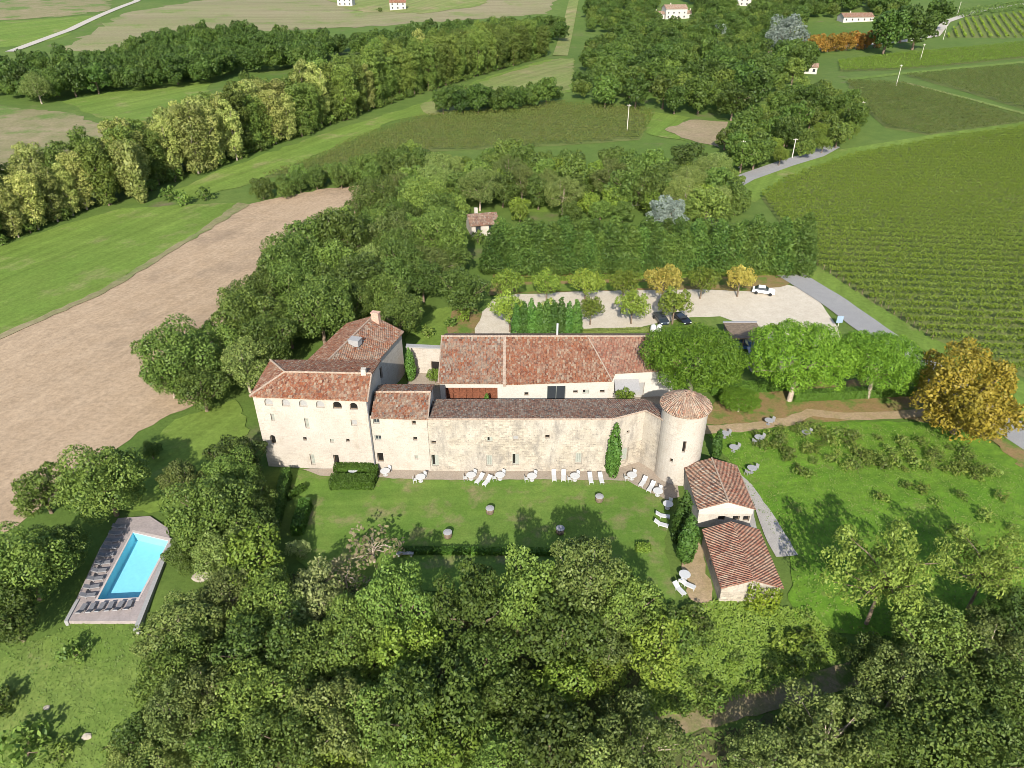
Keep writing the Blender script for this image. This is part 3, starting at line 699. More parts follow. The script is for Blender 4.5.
# --- manor block (four storeys, hipped roof)
mb = root('manor_block', (-24.5, 76.5, 0), 'tall four storey cream stone manor block with hipped tiled roof and arched attic openings', 'building')
A, B_, C_, D_ = (-31.6, 72.65), (-17.62, 71.65), (-17.62, 81.2), (-31.6, 80.9)
S = .1367
ops = pxops([(165,176,62,52,1,'blind'), (295,176,62,52,1,'blind'), (425,177,62,52,1,'blind'), (552,178,62,52,1,'blind'), (678,179,66,54,1,'dark'), (800,182,58,52,1,'dark'),
             (196,288,24,56,0,'panel'), (452,322,30,74,0,'panel'), (803,303,44,46,0,'blind'),
             (198,452,40,66,1,'dark'), (438,437,24,28,0,'dark'), (640,443,28,30,0,'panel'), (757,435,24,26,0,'dark'),
             (495,588,34,78,0,'panel'), (672,582,40,74,0,'dark')], 72.1, -31.6, S, 245, 380)
bwalls(mb, 'wall', M['wall'], [(A, B_, -.4, 11.0, ops), (B_, C_, -.4, 11.0, []), (C_, D_, -.4, 11.0, []), (D_, A, -.4, 11.0, [])])
m = MB(); e = .28; r0, r1 = (-28.2, 75.6, 12.55), (-17.35, 75.2, 12.55)
slope(m, [(A[0]-e, A[1]-e, 11.05), (-17.3, B_[1]-e, 11.05), (-17.3, 75.15, 12.55), r0]); slope(m, [(A[0]-e, D_[1]+e, 11.05), (A[0]-e, A[1]-e, 11.05), r0])
slope(m, [(-17.3, C_[1]+e, 10.9), (A[0]-e, D_[1]+e, 11.05), r0, (-17.3, 75.15, 12.55)])
rf = m.build('roof', M['tile_red'], mb)
m = MB(); caps(m, r0, (-17.35, 75.15, 12.58)); caps(m, (A[0]-e, A[1]-e, 11.08), r0); caps(m, r0, (A[0]-e, D_[1]+e, 11.08)); caps(m, (-17.35, B_[1]-e, 11.08), (-17.35, 75.1, 12.55), .11); m.build('ridge_tiles', M['ridge'], rf)
m = MB(); m.poly([(B_[0], B_[1], 10.99), (C_[0], C_[1], 10.89), (C_[0], 75.2, 12.36)]); m.build('gable', M['shed_wall'], mb)
m = MB(); m.tube([(-17.5, 71.5, 0), (-17.5, 71.5, 10.8)], .06, 6); m.build('drainpipe', M['dkgrey'], mb)
m = MB(); m.prism([(-18.6, 74.9), (-18.0, 74.9), (-18.0, 75.5), (-18.6, 75.5)], 12.2, 13.25); m.build('chimney', M['shed_wall'], rf)

# --- rear wing
wg = root('rear_wing', (-23, 91, 0), 'two storey rear wing behind the manor block with pitched roof and pink brick chimney', 'building')
D = Vector((3.3, 11.4)).normalized(); Nn = Vector((D.y, -D.x))
def wp(t, s_): p = Vector((-25.4, 82.5))+D*t+Nn*s_; return (p.x, p.y)
T1 = 15.2; HW = 4.5
wz = 7.5
ops = [(5.2, 5.9, 4.4, 6.1, 0, 'glass'), (8.6, 9.4, 3.6, 5.6, 0, 'dark'), (5.0, 6.1, .1, 2.4, 0, 'dark'), (9, 10, .1, 2.3, 0, 'glass')]
bwalls(wg, 'wall', M['wall'], [(wp(-1.5, HW), wp(T1, HW), -.3, wz, ops), (wp(T1, HW), wp(T1, -HW), -.3, wz, []), (wp(T1, -HW), wp(-1.5, -HW), -.3, wz, [])])
m = MB(); m.poly([(*wp(T1, HW), wz), (*wp(T1, -HW), wz), (*wp(T1, 0), wz+1.85)]); m.build('gable', M['wall'], wg)
m = MB(); e = .35; sl = 1.85/HW
slope(m, [(*wp(-1.4, HW+e), wz+.1-e*sl), (*wp(T1+.3, HW+e), wz+.1-e*sl), (*wp(T1+.3, 0), wz+1.95), (*wp(-1.4, 0), wz+1.95)])
rf = m.build('roof', M['tile_mix'], wg)
m = MB(); slope(m, [(*wp(T1+.3, -HW-e), wz+.1-e*sl), (*wp(-1.4, -HW-e), wz+.1-e*sl), (*wp(-1.4, 0), wz+1.948), (*wp(T1+.3, 0), wz+1.948)])
rf2 = m.build('roof', M['tile_red'], wg); tag(rf2, 'redder newer roof slope')
m = MB(); caps(m, (*wp(-1.4, 0), wz+2.0), (*wp(T1+.3, 0), wz+2.0)); m.build('ridge_tiles', M['ridge'], rf)
m = MB(); c0 = wp(T1-.7, .9)
m.box((c0[0], c0[1], 9.5), (1.15, .75, 2.0), math.atan2(D.y, D.x)-math.pi/2); m.box((c0[0], c0[1], 10.57), (1.3, .9, .14), math.atan2(D.y, D.x)-math.pi/2)
tag(m.build('chimney', m_plain('pink_brick', (.42, .27, .2), .9, .1, .3, 5), rf), 'pinkish brick chimney at the far gable')
m = MB(); c0 = wp(7.2, 1.1); m.box((c0[0], c0[1], 9.4), (1.5, 1.2, .9), math.atan2(D.y, D.x)-math.pi/2); m.box((c0[0]+.0, c0[1], 9.9), (1.65, 1.35, .1), math.atan2(D.y, D.x)-math.pi/2)
tag(m.build('chimney', M['blind'], rf), 'squat pale chimney stack on the slope')

# --- link house
lh = root('link_house', (-13.7, 75, 0), 'lower three storey house with small square windows between the manor block and the long range', 'building')
A, B_, C_, D_ = (-17.58, 71.9), (-10.42, 71.55), (-10.42, 79.0), (-17.58, 79.0); S = .1465
ops = pxops([(42,152,44,34,0,'glass'), (300,153,28,28,0,'dark'), (53,264,44,34,0,'glass'), (310,263,28,26,0,'dark'), (70,398,42,62,0,'dark'), (318,390,24,28,0,'panel')], 71.7, -17.58, S, 370, 400)
bwalls(lh, 'wall', M['wall'], [(A, B_, -.3, 8.5, ops), (B_, C_, -.3, 8.5, []), (C_, D_, -.3, 8.5, [])])
m = MB(); m.poly([(B_[0], B_[1], 8.5), (C_[0], C_[1], 8.5), (C_[0], 75.3, 9.6)]); m.build('gable', M['shed_wall'], lh)
m = MB(); slope(m, [(-17.25, A[1]-.4, 8.5), (-10.2, B_[1]-.4, 8.5), (-10.2, 75.3, 9.75), (-17.25, 75.3, 9.75)]); slope(m, [(-10.2, 79.3, 8.45), (-17.25, 79.3, 8.45), (-17.25, 75.3, 9.748), (-10.2, 75.3, 9.748)])
rf = m.build('roof', M['tile_mix'], lh); m = MB(); caps(m, (-17.25, 75.3, 9.78), (-10.2, 75.3, 9.78)); caps(m, (-10.25, 71.2, 8.52), (-10.25, 75.2, 9.75), .1); m.build('ridge_tiles', M['ridge'], rf)

# --- long rampart range
lr = root('rampart_range', (4, 74, 0), 'long low cream rubble stone range with grey green doors facing the lawn', 'building')
P = [(-10.38, 71.5), (12.2, 71.5), (16.6, 73.4), (18.9, 70.6)]; Q_ = [(20.4, 74.4), (17.2, 77.6), (-10.38, 77.6)]
S = .1465; o1 = pxops([(436,290,32,22,0,'dark'), (445,412,48,76,0,'half'), (818,270,38,34,0,'half'), (815,415,46,74,0,'panel'), (995,260,40,32,0,'blind'), (994,405,44,74,0,'half')], 71.5, -10.38, S, 370, 400)
o1 += pxops([(303,235,30,24,0,'dark'), (503,375,44,68,0,'panel')], 71.5, -10.38, .15625, 500, 400)
o2 = [(.55, .98, 4.9, 5.5, 0, 'dark'), (2.4, 2.8, 5.3, 5.8, 0, 'dark'), (2.0, 2.95, 1.0, 3.1, 0, 'panel')]
zt = 8.35
bwalls(lr, 'wall', M['stone'], [(P[0], P[1], -.3, zt, o1), (P[1], P[2], -.3, zt, o2), (P[2], P[3], -.3, zt, []), (P[3], Q_[0], -.3, zt-.8, []), (Q_[0], Q_[1], -.3, 6.7, []), (Q_[1], Q_[2], -.3, 6.9, [])])
m = MB(); slope(m, [(-10.15, 71.25, 8.5), (12.25, 71.25, 8.5), (12.25, 78.0, 6.95), (-10.15, 78.0, 6.95)])
slope(m, [(12.25, 71.25, 8.498), (16.6, 73.15, 8.45), (17.4, 78.0, 6.95), (12.25, 78.0, 6.948)])
slope(m, [(16.6, 73.15, 8.448), (18.95, 70.4, 8.5), (20.3, 74.4, 7.6), (17.4, 78.0, 6.948)])
rf = m.build('roof', M['tile_old'], lr)
m = MB()
for a, c in (((-10.2, 71.2, 8.47), (12.25, 71.2, 8.47)), ((12.25, 71.2, 8.47), (16.6, 73.1, 8.43)), ((16.6, 73.1, 8.43), (18.6, 70.7, 8.47))): caps(m, a, c, .12)
m.build('coping', M['ridge'], lr)

# --- round tower
tw = root('round_tower', (21.0, 71.5, 0), 'round cream stone tower with conical tiled roof at the right end of the long range', 'tower')
m = MB(); n = 40; rt = 2.75; ctr = (21.0, 71.5)
angs = [-math.pi/2+2*math.pi*(i-n/2)/n for i in range(n+1)]
slit = {19: (5.2, 6.9)}; slit2 = {16: (3.4, 4.0)}
todo = []
for i in range(n):
    a, c = angs[i], angs[i+1]; p0 = (ctr[0]+rt*math.cos(a), ctr[1]+rt*math.sin(a)); p1 = (ctr[0]+rt*math.cos(c), ctr[1]+rt*math.sin(c))
    o = []
    L = math.dist(p0, p1)
    for sl_ in (slit, slit2):
        if i in sl_: o.append((.02, L-.02, *sl_[i], 0, 'dark'))
    for f in wall(m, p0, p1, -.4, 10.45, o): todo.append(f)
m.build('wall', M['tower'], tw)
for f in todo: fill(f, tw, 'dark')
m = MB(); m.lathe((ctr[0], ctr[1], 0), [(3.1, 10.36), (3.15, 10.42), (3.12, 10.52), (1.6, 11.55), (.05, 12.35)], 32); rf = m.build('roof', M['tile_pale'], tw)
m = MB()
for k in range(26): a = k*2*math.pi/26; caps(m, (ctr[0]+3.1*math.cos(a), ctr[1]+3.1*math.sin(a), 10.55), (ctr[0]+.3*math.cos(a), ctr[1]+.3*math.sin(a), 12.25), .07)
m.build('ridge_tiles', M['tile_pale'], rf)

# --- barn with red roof
bn = root('long_barn', (7, 94, 0), 'long low barn across the courtyard with a wide red tiled roof and white front wall', 'building')
ops = [(.7, 8.2, .15, 2.7, 0, 'open')]; dm = MB()
m = MB(); o_loggia = wall(m, (-10.4, 87.0), (-1.1, 87.0), -.2, 3.9, [(.7, 8.3, .1, 3.0, 0)], 1.6)
ops = [(2.9, 3.5, 1.6, 2.2, 0, 'dark'), (6.2, 8.9, .1, 3.2, 0, 'glass'), (10.0, 10.7, 1.9, 2.4, 0, 'dark'), (11.4, 12.3, 1.8, 2.5, 0, 'half'), (13.9, 14.6, 1.9, 2.4, 0, 'dark')]
fr = wall(m, (-1.1, 86.95), (14.0, 87.35), -.2, 4.0, ops); wall(m, (14.0, 87.35), (14.0, 88.8), -.2, 4.3)
fr2 = wall(m, (14.0, 88.8), (24, 89.3), -.2, 4.6, [(2, 5.6, .1, 2.6, 0, 'blind')])
for a, c in (((24, 89.3), (24, 101.5)), ((24, 101.5), (-10.4, 101.5)), ((-10.4, 101.5), (-10.4, 87.0))): wall(m, a, c, -.2, 4.0)
m.build('wall', M['white_wall'], bn)
for f, o in zip(fr, ops): fill(f, bn, o[5])
fill(fr2[0], bn, 'blind')
W, u0, u1, v0, v1, dp = o_loggia[0]
m = MB()
for k in range(9): a = u0+(u1-u0)*k/8; m.box(tuple(W(a, (v0+v1)/2, 1.3)), (.16, .2, v1-v0-.05))
m.box(tuple(W((u0+u1)/2, v1-.3, 1.3)), (u1-u0, .14, .3)); m.box(tuple(W((u0+u1)/2, 1.3, 1.3)), (u1-u0, .12, .2)); m.box(tuple(W((u0+u1)/2, 1.5, 1.58)), (u1-u0-.1, .05, 2.8))
m.build('timber_screen', M['wood'], bn)
RZ, RY = 7.25, 94.8
def bz(y): return 4.05+(y-86.6)*(RZ-4.05)/(RY-86.6)
m = MB(); slope(m, [(-10.7, 86.6, bz(86.6)), (-1.3, 86.55, bz(86.55)), (-1.3, RY, RZ), (-10.7, RY, RZ)]); rf0 = m.build('roof', M['tile_mix'], bn)
m = MB(); slope(m, [(-.9, 86.4, bz(86.4)), (14.4, 87.0, bz(87.0)), (11.4, RY, RZ), (-.9, RY, RZ)]); m.build('roof', M['tile_red'], bn)
m = MB(); slope(m, [(14.4, 87.0, bz(87.0)-.003), (15.0, 88.3, bz(88.3)), (24.4, 88.9, bz(88.9)), (24.4, RY, RZ-.003), (11.4, RY, RZ-.003)]); m.build('roof', M['tile_moss'], bn)
m = MB(); slope(m, [(24.4, 101.9, 4.0), (-10.7, 101.9, 4.0), (-10.7, RY, RZ-.006), (24.4, RY, RZ-.006)]); m.build('roof', M['tile_old'], bn)
m = MB(); caps(m, (-10.7, RY, RZ+.03), (24.4, RY, RZ+.03), .15); m.build('ridge_tiles', M['ridge'], rf0); m = MB(); caps(m, (14.4, 87.0, bz(87)+.03), (11.4, RY, RZ+.03), .12); m.build('valley_tiles', M['ridge'], rf0)
m = MB(); caps(m, (-10.6, 86.6, bz(86.6)), (-10.6, RY, RZ), .1); m.build('verge_tiles', M['ridge'], rf0)
m = MB(); m.poly([(-1.3, 86.3, bz(86.3)+.2), (-.88, 86.3, bz(86.3)+.2), (-.88, RY, RZ+.2), (-1.3, RY, RZ+.2)]); m.poly([(-1.3, 86.3, bz(86.3)-.3), (-.88, 86.3, bz(86.3)-.3), (-.88, 86.3, bz(86.3)+.2), (-1.3, 86.3, bz(86.3)+.2)])
m.poly([(-1.3, 86.3, bz(86.3)-.3), (-1.3, 86.3, bz(86.3)+.2), (-1.3, RY, RZ+.2), (-1.3, RY, RZ-.3)]); m.poly([(-.88, 86.3, bz(86.3)-.3), (-.88, RY, RZ-.3), (-.88, RY, RZ+.2), (-.88, 86.3, bz(86.3)+.2)])
m.build('parapet', M['ridge'], rf0)
m = MB(); m.tube([(7.0, 97.5, 6), (7.0, 97.5, 8.0)], .16, 8); m.build('flue', M['white'], rf0)
m = MB(); m.poly([(-10.4, 101.5, 3.99), (-10.4, 87, 3.99), (-10.4, RY, RZ-.2)]); m.build('gable', M['shed_wall'], bn); m = MB(); m.poly([(24, 89.3, 4.0), (24, 101.5, 3.99), (24, RY, RZ-.2)]); m.build('gable', M['shed_wall'], bn)
aw = MB(); aw.poly([(15.0, 86.9, 2.5), (18.6, 87.1, 2.5), (18.6, 89.0, 3.3), (15.0, 88.8, 3.3)]); aw.poly([(15.0, 88.8, 3.25), (18.6, 89.0, 3.25), (18.6, 87.1, 2.45), (15.0, 86.9, 2.45)]); aw.poly([(15.0, 86.9, 2.3), (18.6, 87.1, 2.3), (18.6, 87.1, 2.5), (15.0, 86.9, 2.5)])
aw.build('awning', M['ltgrey'], bn)

# --- courtyard gate wall
gw = root('courtyard_wall', (-13.3, 96, 0), 'flat topped cream wall with a dark doorway joining the rear wing to the barn', 'wall')
bwalls(gw, 'wall', M['wall'], [((-16.3, 96.2), (-10.5, 95.6), -.2, 4.6, [(3.7, 5.1, .1, 2.3, 0, 'dark')]), ((-10.5, 96.3), (-16.3, 96.9), -.2, 4.6, [])])
m = MB(); m.prism([(-16.4, 96.05), (-10.45, 95.45), (-10.45, 96.4), (-16.4, 97.0)], 4.6, 4.78); m.build('coping', M['blind'], gw)

# --- two outbuildings
ob = root('outbuilding', (24.5, 65.3, 0), 'small gabled stone outbuilding with mottled tile roof standing nearest the tower', 'building')
x0, x1, xr, y0, y1, ze, zr = 21.45, 27.55, 24.5, 61.35, 69.0, 2.95, 3.95
bwalls(ob, 'wall', M['shed_wall'], [((x0, y0), (x1, y0), -.4, ze, [(2.3, 3.1, 1.0, 1.75, 0, 'dark'), (4.0, 4.8, 1.0, 1.75, 0, 'dark'), (5.2, 5.95, .9, 1.75, 0, 'dark')]), ((x1, y0), (x1, y1), -.4, ze, [(3, 4, .1, 2.1, 0, 'panel')]), ((x1, y1), (x0, y1), -.4, ze, []), ((x0, y1), (x0, y0), -.4, ze, [])])
m = MB(); m.poly([(x0, y0, ze), (x1, y0, ze), (xr, y0, zr)]); m.build('gable', M['white_wall'], ob); m = MB(); m.poly([(x1, y1, ze), (x0, y1, ze), (xr, y1, zr)]); m.build('gable', M['shed_wall'], ob); m = MB(); m.box((xr, y0-.02, 2.52), (x1-x0+.1, .08, .9)); m.build('white_band', M['white_wall'], ob)
m = MB(); slope(m, [(x0-.25, y0-.12, ze), (xr, y0-.12, zr+.12), (xr, y1+.2, zr+.12), (x0-.25, y1+.2, ze)]); tag(m.build('roof', M['tile_old'], ob), 'greyer tiled slope')  # left slope takes a greyer tile palette than the right one
m = MB(); slope(m, [(x1+.25, y0-.12, ze), (x1+.25, y1+.2, ze), (xr, y1+.2, zr+.118), (xr, y0-.12, zr+.118)]); rf = m.build('roof', M['tile_moss'], ob)
m = MB(); caps(m, (xr, y0-.1, zr+.15), (xr, y1+.2, zr+.15), .12); m.build('ridge_tiles', M['ridge'], rf); m = MB(); caps(m, (x1+.2, y0, ze+.03), (x1+.2, y1, ze+.03), .06); m.build('verge_tiles', M['ridge'], rf)
o2_ = root('outbuilding', (24.4, 54, 0), 'low stone shed with pinkish red tile roof and ivy climbing its front gable', 'building')
x0, x1, xr, y0, y1, ze, zr = 21.35, 27.35, 24.3, 50.35, 58.3, 2.35, 3.4
bwalls(o2_, 'wall', M['stone'], [((x0, y0), (x1, y0), -1.4, ze, []), ((x1, y0), (x1, y1), -1, ze, [(4, 5, .1, 2, 0, 'panel')]), ((x1, y1), (x0, y1), -.4, ze, []), ((x0, y1), (x0, y0), -1.4, ze, [(3, 3.8, .9, 1.7, 0, 'dark')])])
m = MB(); m.poly([(x0, y0, ze), (x1, y0, ze), (xr, y0, zr)]); m.build('gable', M['stone'], o2_); m = MB(); m.poly([(x1, y1, ze), (x0, y1, ze), (xr, y1, zr)]); m.build('gable', M['stone'], o2_)
m = MB(); slope(m, [(x0-.2, y0-.25, ze), (xr, y0-.25, zr+.12), (xr, y1+.25, zr+.12), (x0-.2, y1+.25, ze)]); slope(m, [(x1+.2, y0-.25, ze), (x1+.2, y1+.25, ze), (xr, y1+.25, zr+.118), (xr, y0-.25, zr+.118)]); m.build('roof', M['tile_moss'], o2_)

# --- dark carport behind the pines
cp = root('carport', (37, 103, 0), 'low dark flat roofed carport half hidden behind the umbrella pines', 'carport')
cx0, cy0 = G(732, 352); cx1, _ = G(760, 352)
m = MB(); m.box(((cx0+cx1)/2, cy0+2.6, 2.6), (cx1-cx0+1, 5.6, .22)); m.build('roof', M['bark'], cp)
m = MB(); m.box(((cx0+cx1)/2, cy0+5.45, 2.74), (cx1-cx0+1.1, .3, .25)); m.build('fascia', M['grey'], cp)
for k in range(4):
    m = MB(); m.box((cx0+(cx1-cx0)*k/3, cy0+.1, 1.25), (.14, .14, 2.5)); m.build('post', M['bark'], cp)
m = MB(); m.box(((cx0+cx1)/2, cy0+5.2, 1.2), (cx1-cx0+.6, .15, 2.4)); m.build('back_wall', M['dkgrey'], cp)
g0 = G(752, 372); g1 = G(785, 372)
sh = root('low_shed', (g0[0]+3, g0[1]+2, 0), 'low shed with grey roof between the trunks of the umbrella pines', 'shed')
m = MB(); m.box(((g0[0]+g1[0])/2+1, g0[1]+1.5, 1.1), (7.5, 3, 2.2)); m.build('wall', M['shed_wall'], sh)
m = MB(); slope(m, [((g0[0]+g1[0])/2-3, g0[1]-.3, 2.2), ((g0[0]+g1[0])/2+5, g0[1]-.3, 2.2), ((g0[0]+g1[0])/2+5, g0[1]+3.2, 2.8), ((g0[0]+g1[0])/2-3, g0[1]+3.2, 2.8)]); m.build('roof', M['ltgrey'], sh)

# --- swimming pool
dz = .22
deck = [flat(*p, dz) for p in ((66, 621), (138, 621), (146, 600), (171, 546), (168, 528), (150, 516), (118, 518), (100, 548))]
basin = [flat(*p, dz) for p in ((97.5, 599.5), (138.5, 597.5), (168.5, 541), (133, 532.5))]
pl = root('swimming_pool', (*flat(130, 570, 0), 0), 'rectangular turquoise swimming pool in pinkish grey paving on the slope at left', 'swimming pool')
V = [Vector(p) for p in deck]+[Vector(p) for p in basin]; nd = len(deck)
v, ed, f, *_ = delaunay_2d_cdt(V, [(i, (i+1) % nd) for i in range(nd)]+[(nd+i, nd+(i+1) % 4) for i in range(4)], [], 1, 1e-4)
m = MB()
for q in f:
    c = sum((v[i] for i in q), Vector((0, 0)))/len(q)
    if not inside((c.x, c.y), basin):
        pts = [(v[i].x, v[i].y, dz) for i in q]; a = (Vector(pts[1])-Vector(pts[0])).cross(Vector(pts[2])-Vector(pts[0])).z; m.poly(pts if a > 0 else pts[::-1])
for i in range(nd):
    p, q = deck[i], deck[(i+1) % nd]; m.poly([(*p, -1.6), (*q, -1.6), (*q, dz), (*p, dz)])
m.build('paving', M['deck'], pl)
liner = m_plain('pale_blue_liner', (.30, .57, .65), .5, .3, .05, 2)
m = MB(); m.poly([(*p, -.95) for p in basin])
for i in range(4): p, q = basin[i], basin[(i+1) % 4]; m.poly([(*q, -.95), (*p, -.95), (*p, dz-.002), (*q, dz-.002)])
m.build('basin', liner, pl)
wm, t, o = nodes('pool_water'); gl = N(t, 'ShaderNodeBsdfGlossy', i_Roughness=.03); tr = N(t, 'ShaderNodeBsdfTransparent'); tr.inputs[0].default_value = (.80, .97, .99, 1)
fw_ = N(t, 'ShaderNodeLayerWeight', i_Blend=.5); fp = N(t, 'ShaderNodeMath', operation='POWER'); fp.inputs[1].default_value = 5.0; t.links.new(fw_.outputs['Facing'], fp.inputs[0]); fz = N(t, 'ShaderNodeMath', operation='MULTIPLY_ADD'); fz.inputs[1].default_value = .9; fz.inputs[2].default_value = .02; t.links.new(fp.outputs[0], fz.inputs[0]); mx = N(t, 'ShaderNodeMixShader'); bp = N(t, 'ShaderNodeBump', i_Strength=.12, i_Distance=.05); t.links.new(noise(t, pos(t), 2.2, 3), bp.inputs['Height'])
t.links.new(bp.outputs[0], gl.inputs['Normal']); t.links.new(bp.outputs[0], fw_.inputs['Normal']); t.links.new(fz.outputs[0], mx.inputs[0]); t.links.new(tr.outputs[0], mx.inputs[1]); t.links.new(gl.outputs[0], mx.inputs[2]); t.links.new(mx.outputs[0], o.inputs[0])
m = MB(); m.poly([(*p, .13) for p in basin]); m.build('water', wm, pl)
m = MB()
bc = Vector((sum(p[0] for p in basin)/4, sum(p[1] for p in basin)/4)); cop = [tuple(bc+(Vector(p)-bc)*1.0+(Vector(p)-bc).normalized()*.45) for p in basin]
for i in range(4):
    j = (i+1) % 4; m.poly([(*basin[i], dz+.03), (*cop[i], dz+.03), (*cop[j], dz+.03), (*basin[j], dz+.03)][::1]); m.poly([(*cop[i], dz+.001), (*cop[j], dz+.001), (*cop[j], dz+.03), (*cop[i], dz+.03)]); m.poly([(*basin[j], dz), (*basin[i], dz), (*basin[i], dz+.03), (*basin[j], dz+.03)])
m.build('coping', m_plain('pink_stone_coping', (.42, .36, .33), .8, .2, .12, 3), pl)
def low_wall(a, c, label, h=.35, th=.35, mat='blind'):
    a, c = Vector(a), Vector(c); d = (c-a).normalized(); n_ = Vector((-d.y, d.x))*th/2
    m = MB(); m.prism([tuple(a+n_), tuple(c+n_), tuple(c-n_), tuple(a-n_)], -1.5, dz+h); return tag(m.build('low_wall', M[mat]), label, 'wall')
low_wall(flat(136, 631, dz), flat(170, 545, dz), 'pale low wall along the right edge of the pool terrace', .22, .45)
low_wall(flat(66, 622, dz), flat(78, 600, dz), 'short pale low wall at the left corner of the pool terrace', .12, .35)

# ------------------------------------------------------------------ furniture
def lounger_proto(frame, pad, pillow=True):
    m = MB()
    m.box((0, -.25, .33), (.62, 1.25, .06)); a = R(28)
    m.box((0, .62, .33+.21), (.62, .78, .06), 0, a); f = m.build('frame', frame); fm = f.data
    k = MB(); k.box((0, -.25, .395), (.58, 1.22, .07)); k.box((0, .60, .61), (.58, .76, .07), 0, a); p = k.build('cushion', pad); pm = p.data
    l = MB(); l.box((0, 0, .15), (.05, .05, .30)); lg = l.build('leg', frame); lm = lg.data
    for o in (f, p, lg): bpy.data.objects.remove(o)
    return fm, pm, lm
LW = lounger_proto(M['white'], M['white']); LD = lounger_proto(M['ltgrey'], M['dkgrey'])
def lounger(x, y, rz, label, proto_, group, z=.1):
    e = root('sun_lounger', (x, y, z), label, 'sun lounger', group, rz, .80 if proto_ is LD else .92)
    for nm, me in (('frame', proto_[0]), ('cushion', proto_[1])):
        o = bpy.data.objects.new(nm, me); COL.objects.link(o); o.parent = e
    for sx in (-.26, .26):
        for sy in (-.8, .3):
            o = bpy.data.objects.new('leg', proto_[2]); COL.objects.link(o); o.parent = e; o.location = (sx, sy, 0)
    return e
def mesh_of(m, name, mats, smooth=False):
    o = m.build(name, mats, smooth=smooth); d = o.data; bpy.data.objects.remove(o); return d
m = MB(); m.lathe((0, 0, 0), [(.3, 0), (.3, .03), (.05, .05), (.04, .68), (.1, .70)], 12); TB = mesh_of(m, 'pedestal', M['white'])
m = MB(); m.lathe((0, 0, 0), [(.60, .70), (.62, .715), (.62, .735), (.60, .745)], 20); TT = mesh_of(m, 'tabletop', M['white'])
m = MB(); m.box((0, 0, .44), (.46, .46, .04)); CS = mesh_of(m, 'seat', M['white'])
m = MB(); m.box((0, .23, .68), (.46, .04, .42), 0, R(-8)); CB = mesh_of(m, 'backrest', M['white'])
m = MB(); m.box((0, 0, .21), (.04, .04, .42)); CL = mesh_of(m, 'leg', M['white'])
CSg, CBg, CLg = [d.copy() for d in (CS, CB, CL)]
for d in (CSg, CBg, CLg): d.materials[0] = M['ltgrey']
TBg, TTg = TB.copy(), TT.copy(); TBg.materials[0] = M['grey']; TTg.materials[0] = M['ltgrey']
def add(nm, me, e, loc=(0, 0, 0)):
    o = bpy.data.objects.new(nm, me); COL.objects.link(o); o.parent = e; o.location = loc; return o
def table(x, y, label, group=None, grey=False, z=.12):
    e = root('garden_table', (x, y, H(x, y)+z), label, 'table', group); add('pedestal', TBg if grey else TB, e); add('tabletop', TTg if grey else TT, e); return e
def chair(x, y, rz, label, group=None, grey=False, z=.12):
    e = root('garden_chair', (x, y, H(x, y)+z), label, 'chair', group, rz)
    add('seat', CSg if grey else CS, e); add('backrest', CBg if grey else CB, e)
    for sx in (-.2, .2):
        for sy in (-.2, .2): add('leg', CLg if grey else CL, e, (sx, sy, 0))
    return e
TG = 'white tables set out along the castle terrace'
tabs = [((353, 470), 'white round table in the gap of the clipped box hedge', 0), ((385, 471), 'white round table just right of the clipped box hedge', 1),
        ((420.5, 477), 'white round table standing alone on the terrace left of the angled loungers', 2), ((471, 475), 'white round table with chairs close left of the angled pair of loungers', 2),
        ((500, 475), 'white round table with chairs close right of the angled pair of loungers', 2), ((532, 476), 'white round table halfway along the wall, left of a straight pair of loungers', 2),
        ((575, 476), 'white round table between the two straight pairs of loungers', 2), ((632, 475), 'white round table right of the tall wall cypress', 2), ((658, 491), 'white round table at the foot of the round tower', 1),
        ((668, 504), 'white round table on the lawn edge beside the cypresses', 1)]
for (px, py), lb, nc in tabs:
    x, y = flat(px, py, .8); table(x, y, lb, TG)
    for k in range(nc):
        a = R(60)+k*math.pi*.75; chair(x+.75*math.cos(a), y+.75*math.sin(a), a-math.pi/2, 'white garden chair at the '+lb.replace('white round table ', 'table ').replace(' of the angled loungers','').replace(' standing alone',' alone').replace(', left of a straight pair of loungers','').replace('angled pair of loungers','angled loungers'), 'white garden chairs by the terrace tables')
LG = 'white loungers around the castle lawn'
lg = [((479.5, 479), -.5, 'white sun lounger angled on the lawn, left one of the slanting pair'), ((487, 481), -.5, 'white sun lounger angled on the lawn, right one of the slanting pair'),
      ((554, 476), .0, 'white sun lounger, left one of the straight pair between two white tables'), ((563.5, 476), -.08, 'white sun lounger, right one of the straight pair between two white tables'),
      ((590.5, 478.5), .05, 'white sun lounger farther from the cypress in the pair left of it'), ((601, 478.5), .08, 'white sun lounger nearer the cypress in the pair left of it'),
      ((643, 482), -.55, 'white sun lounger facing the lawn corner, left of two below the tower'), ((651, 487), -.55, 'white sun lounger facing the lawn corner, right of two below the tower'),
      ((663, 515.5), 1.35, 'white sun lounger lying crosswise by the cypresses, upper of two'), ((661.5, 524), 1.15, 'white sun lounger lying crosswise by the cypresses, lower of two'),
      ((688, 584.5), 1.0, 'white sun lounger tilted beside the low stone shed'), ((679.5, 589), .5, 'white sun lounger farthest down the lawn under the trees')]
for (px, py), rz, lb in lg:
    x, y = flat(px, py, .45); lounger(x, y, rz, lb, LW, LG)
x, y = flat(685, 573, 1.0); table(x, y, 'white round table at the lower corner of the lawn beside the shed', TG); chair(x-.5, y-.7, 2.6, 'white garden chair by the table beside the low shed', 'white garden chairs by the terrace tables')
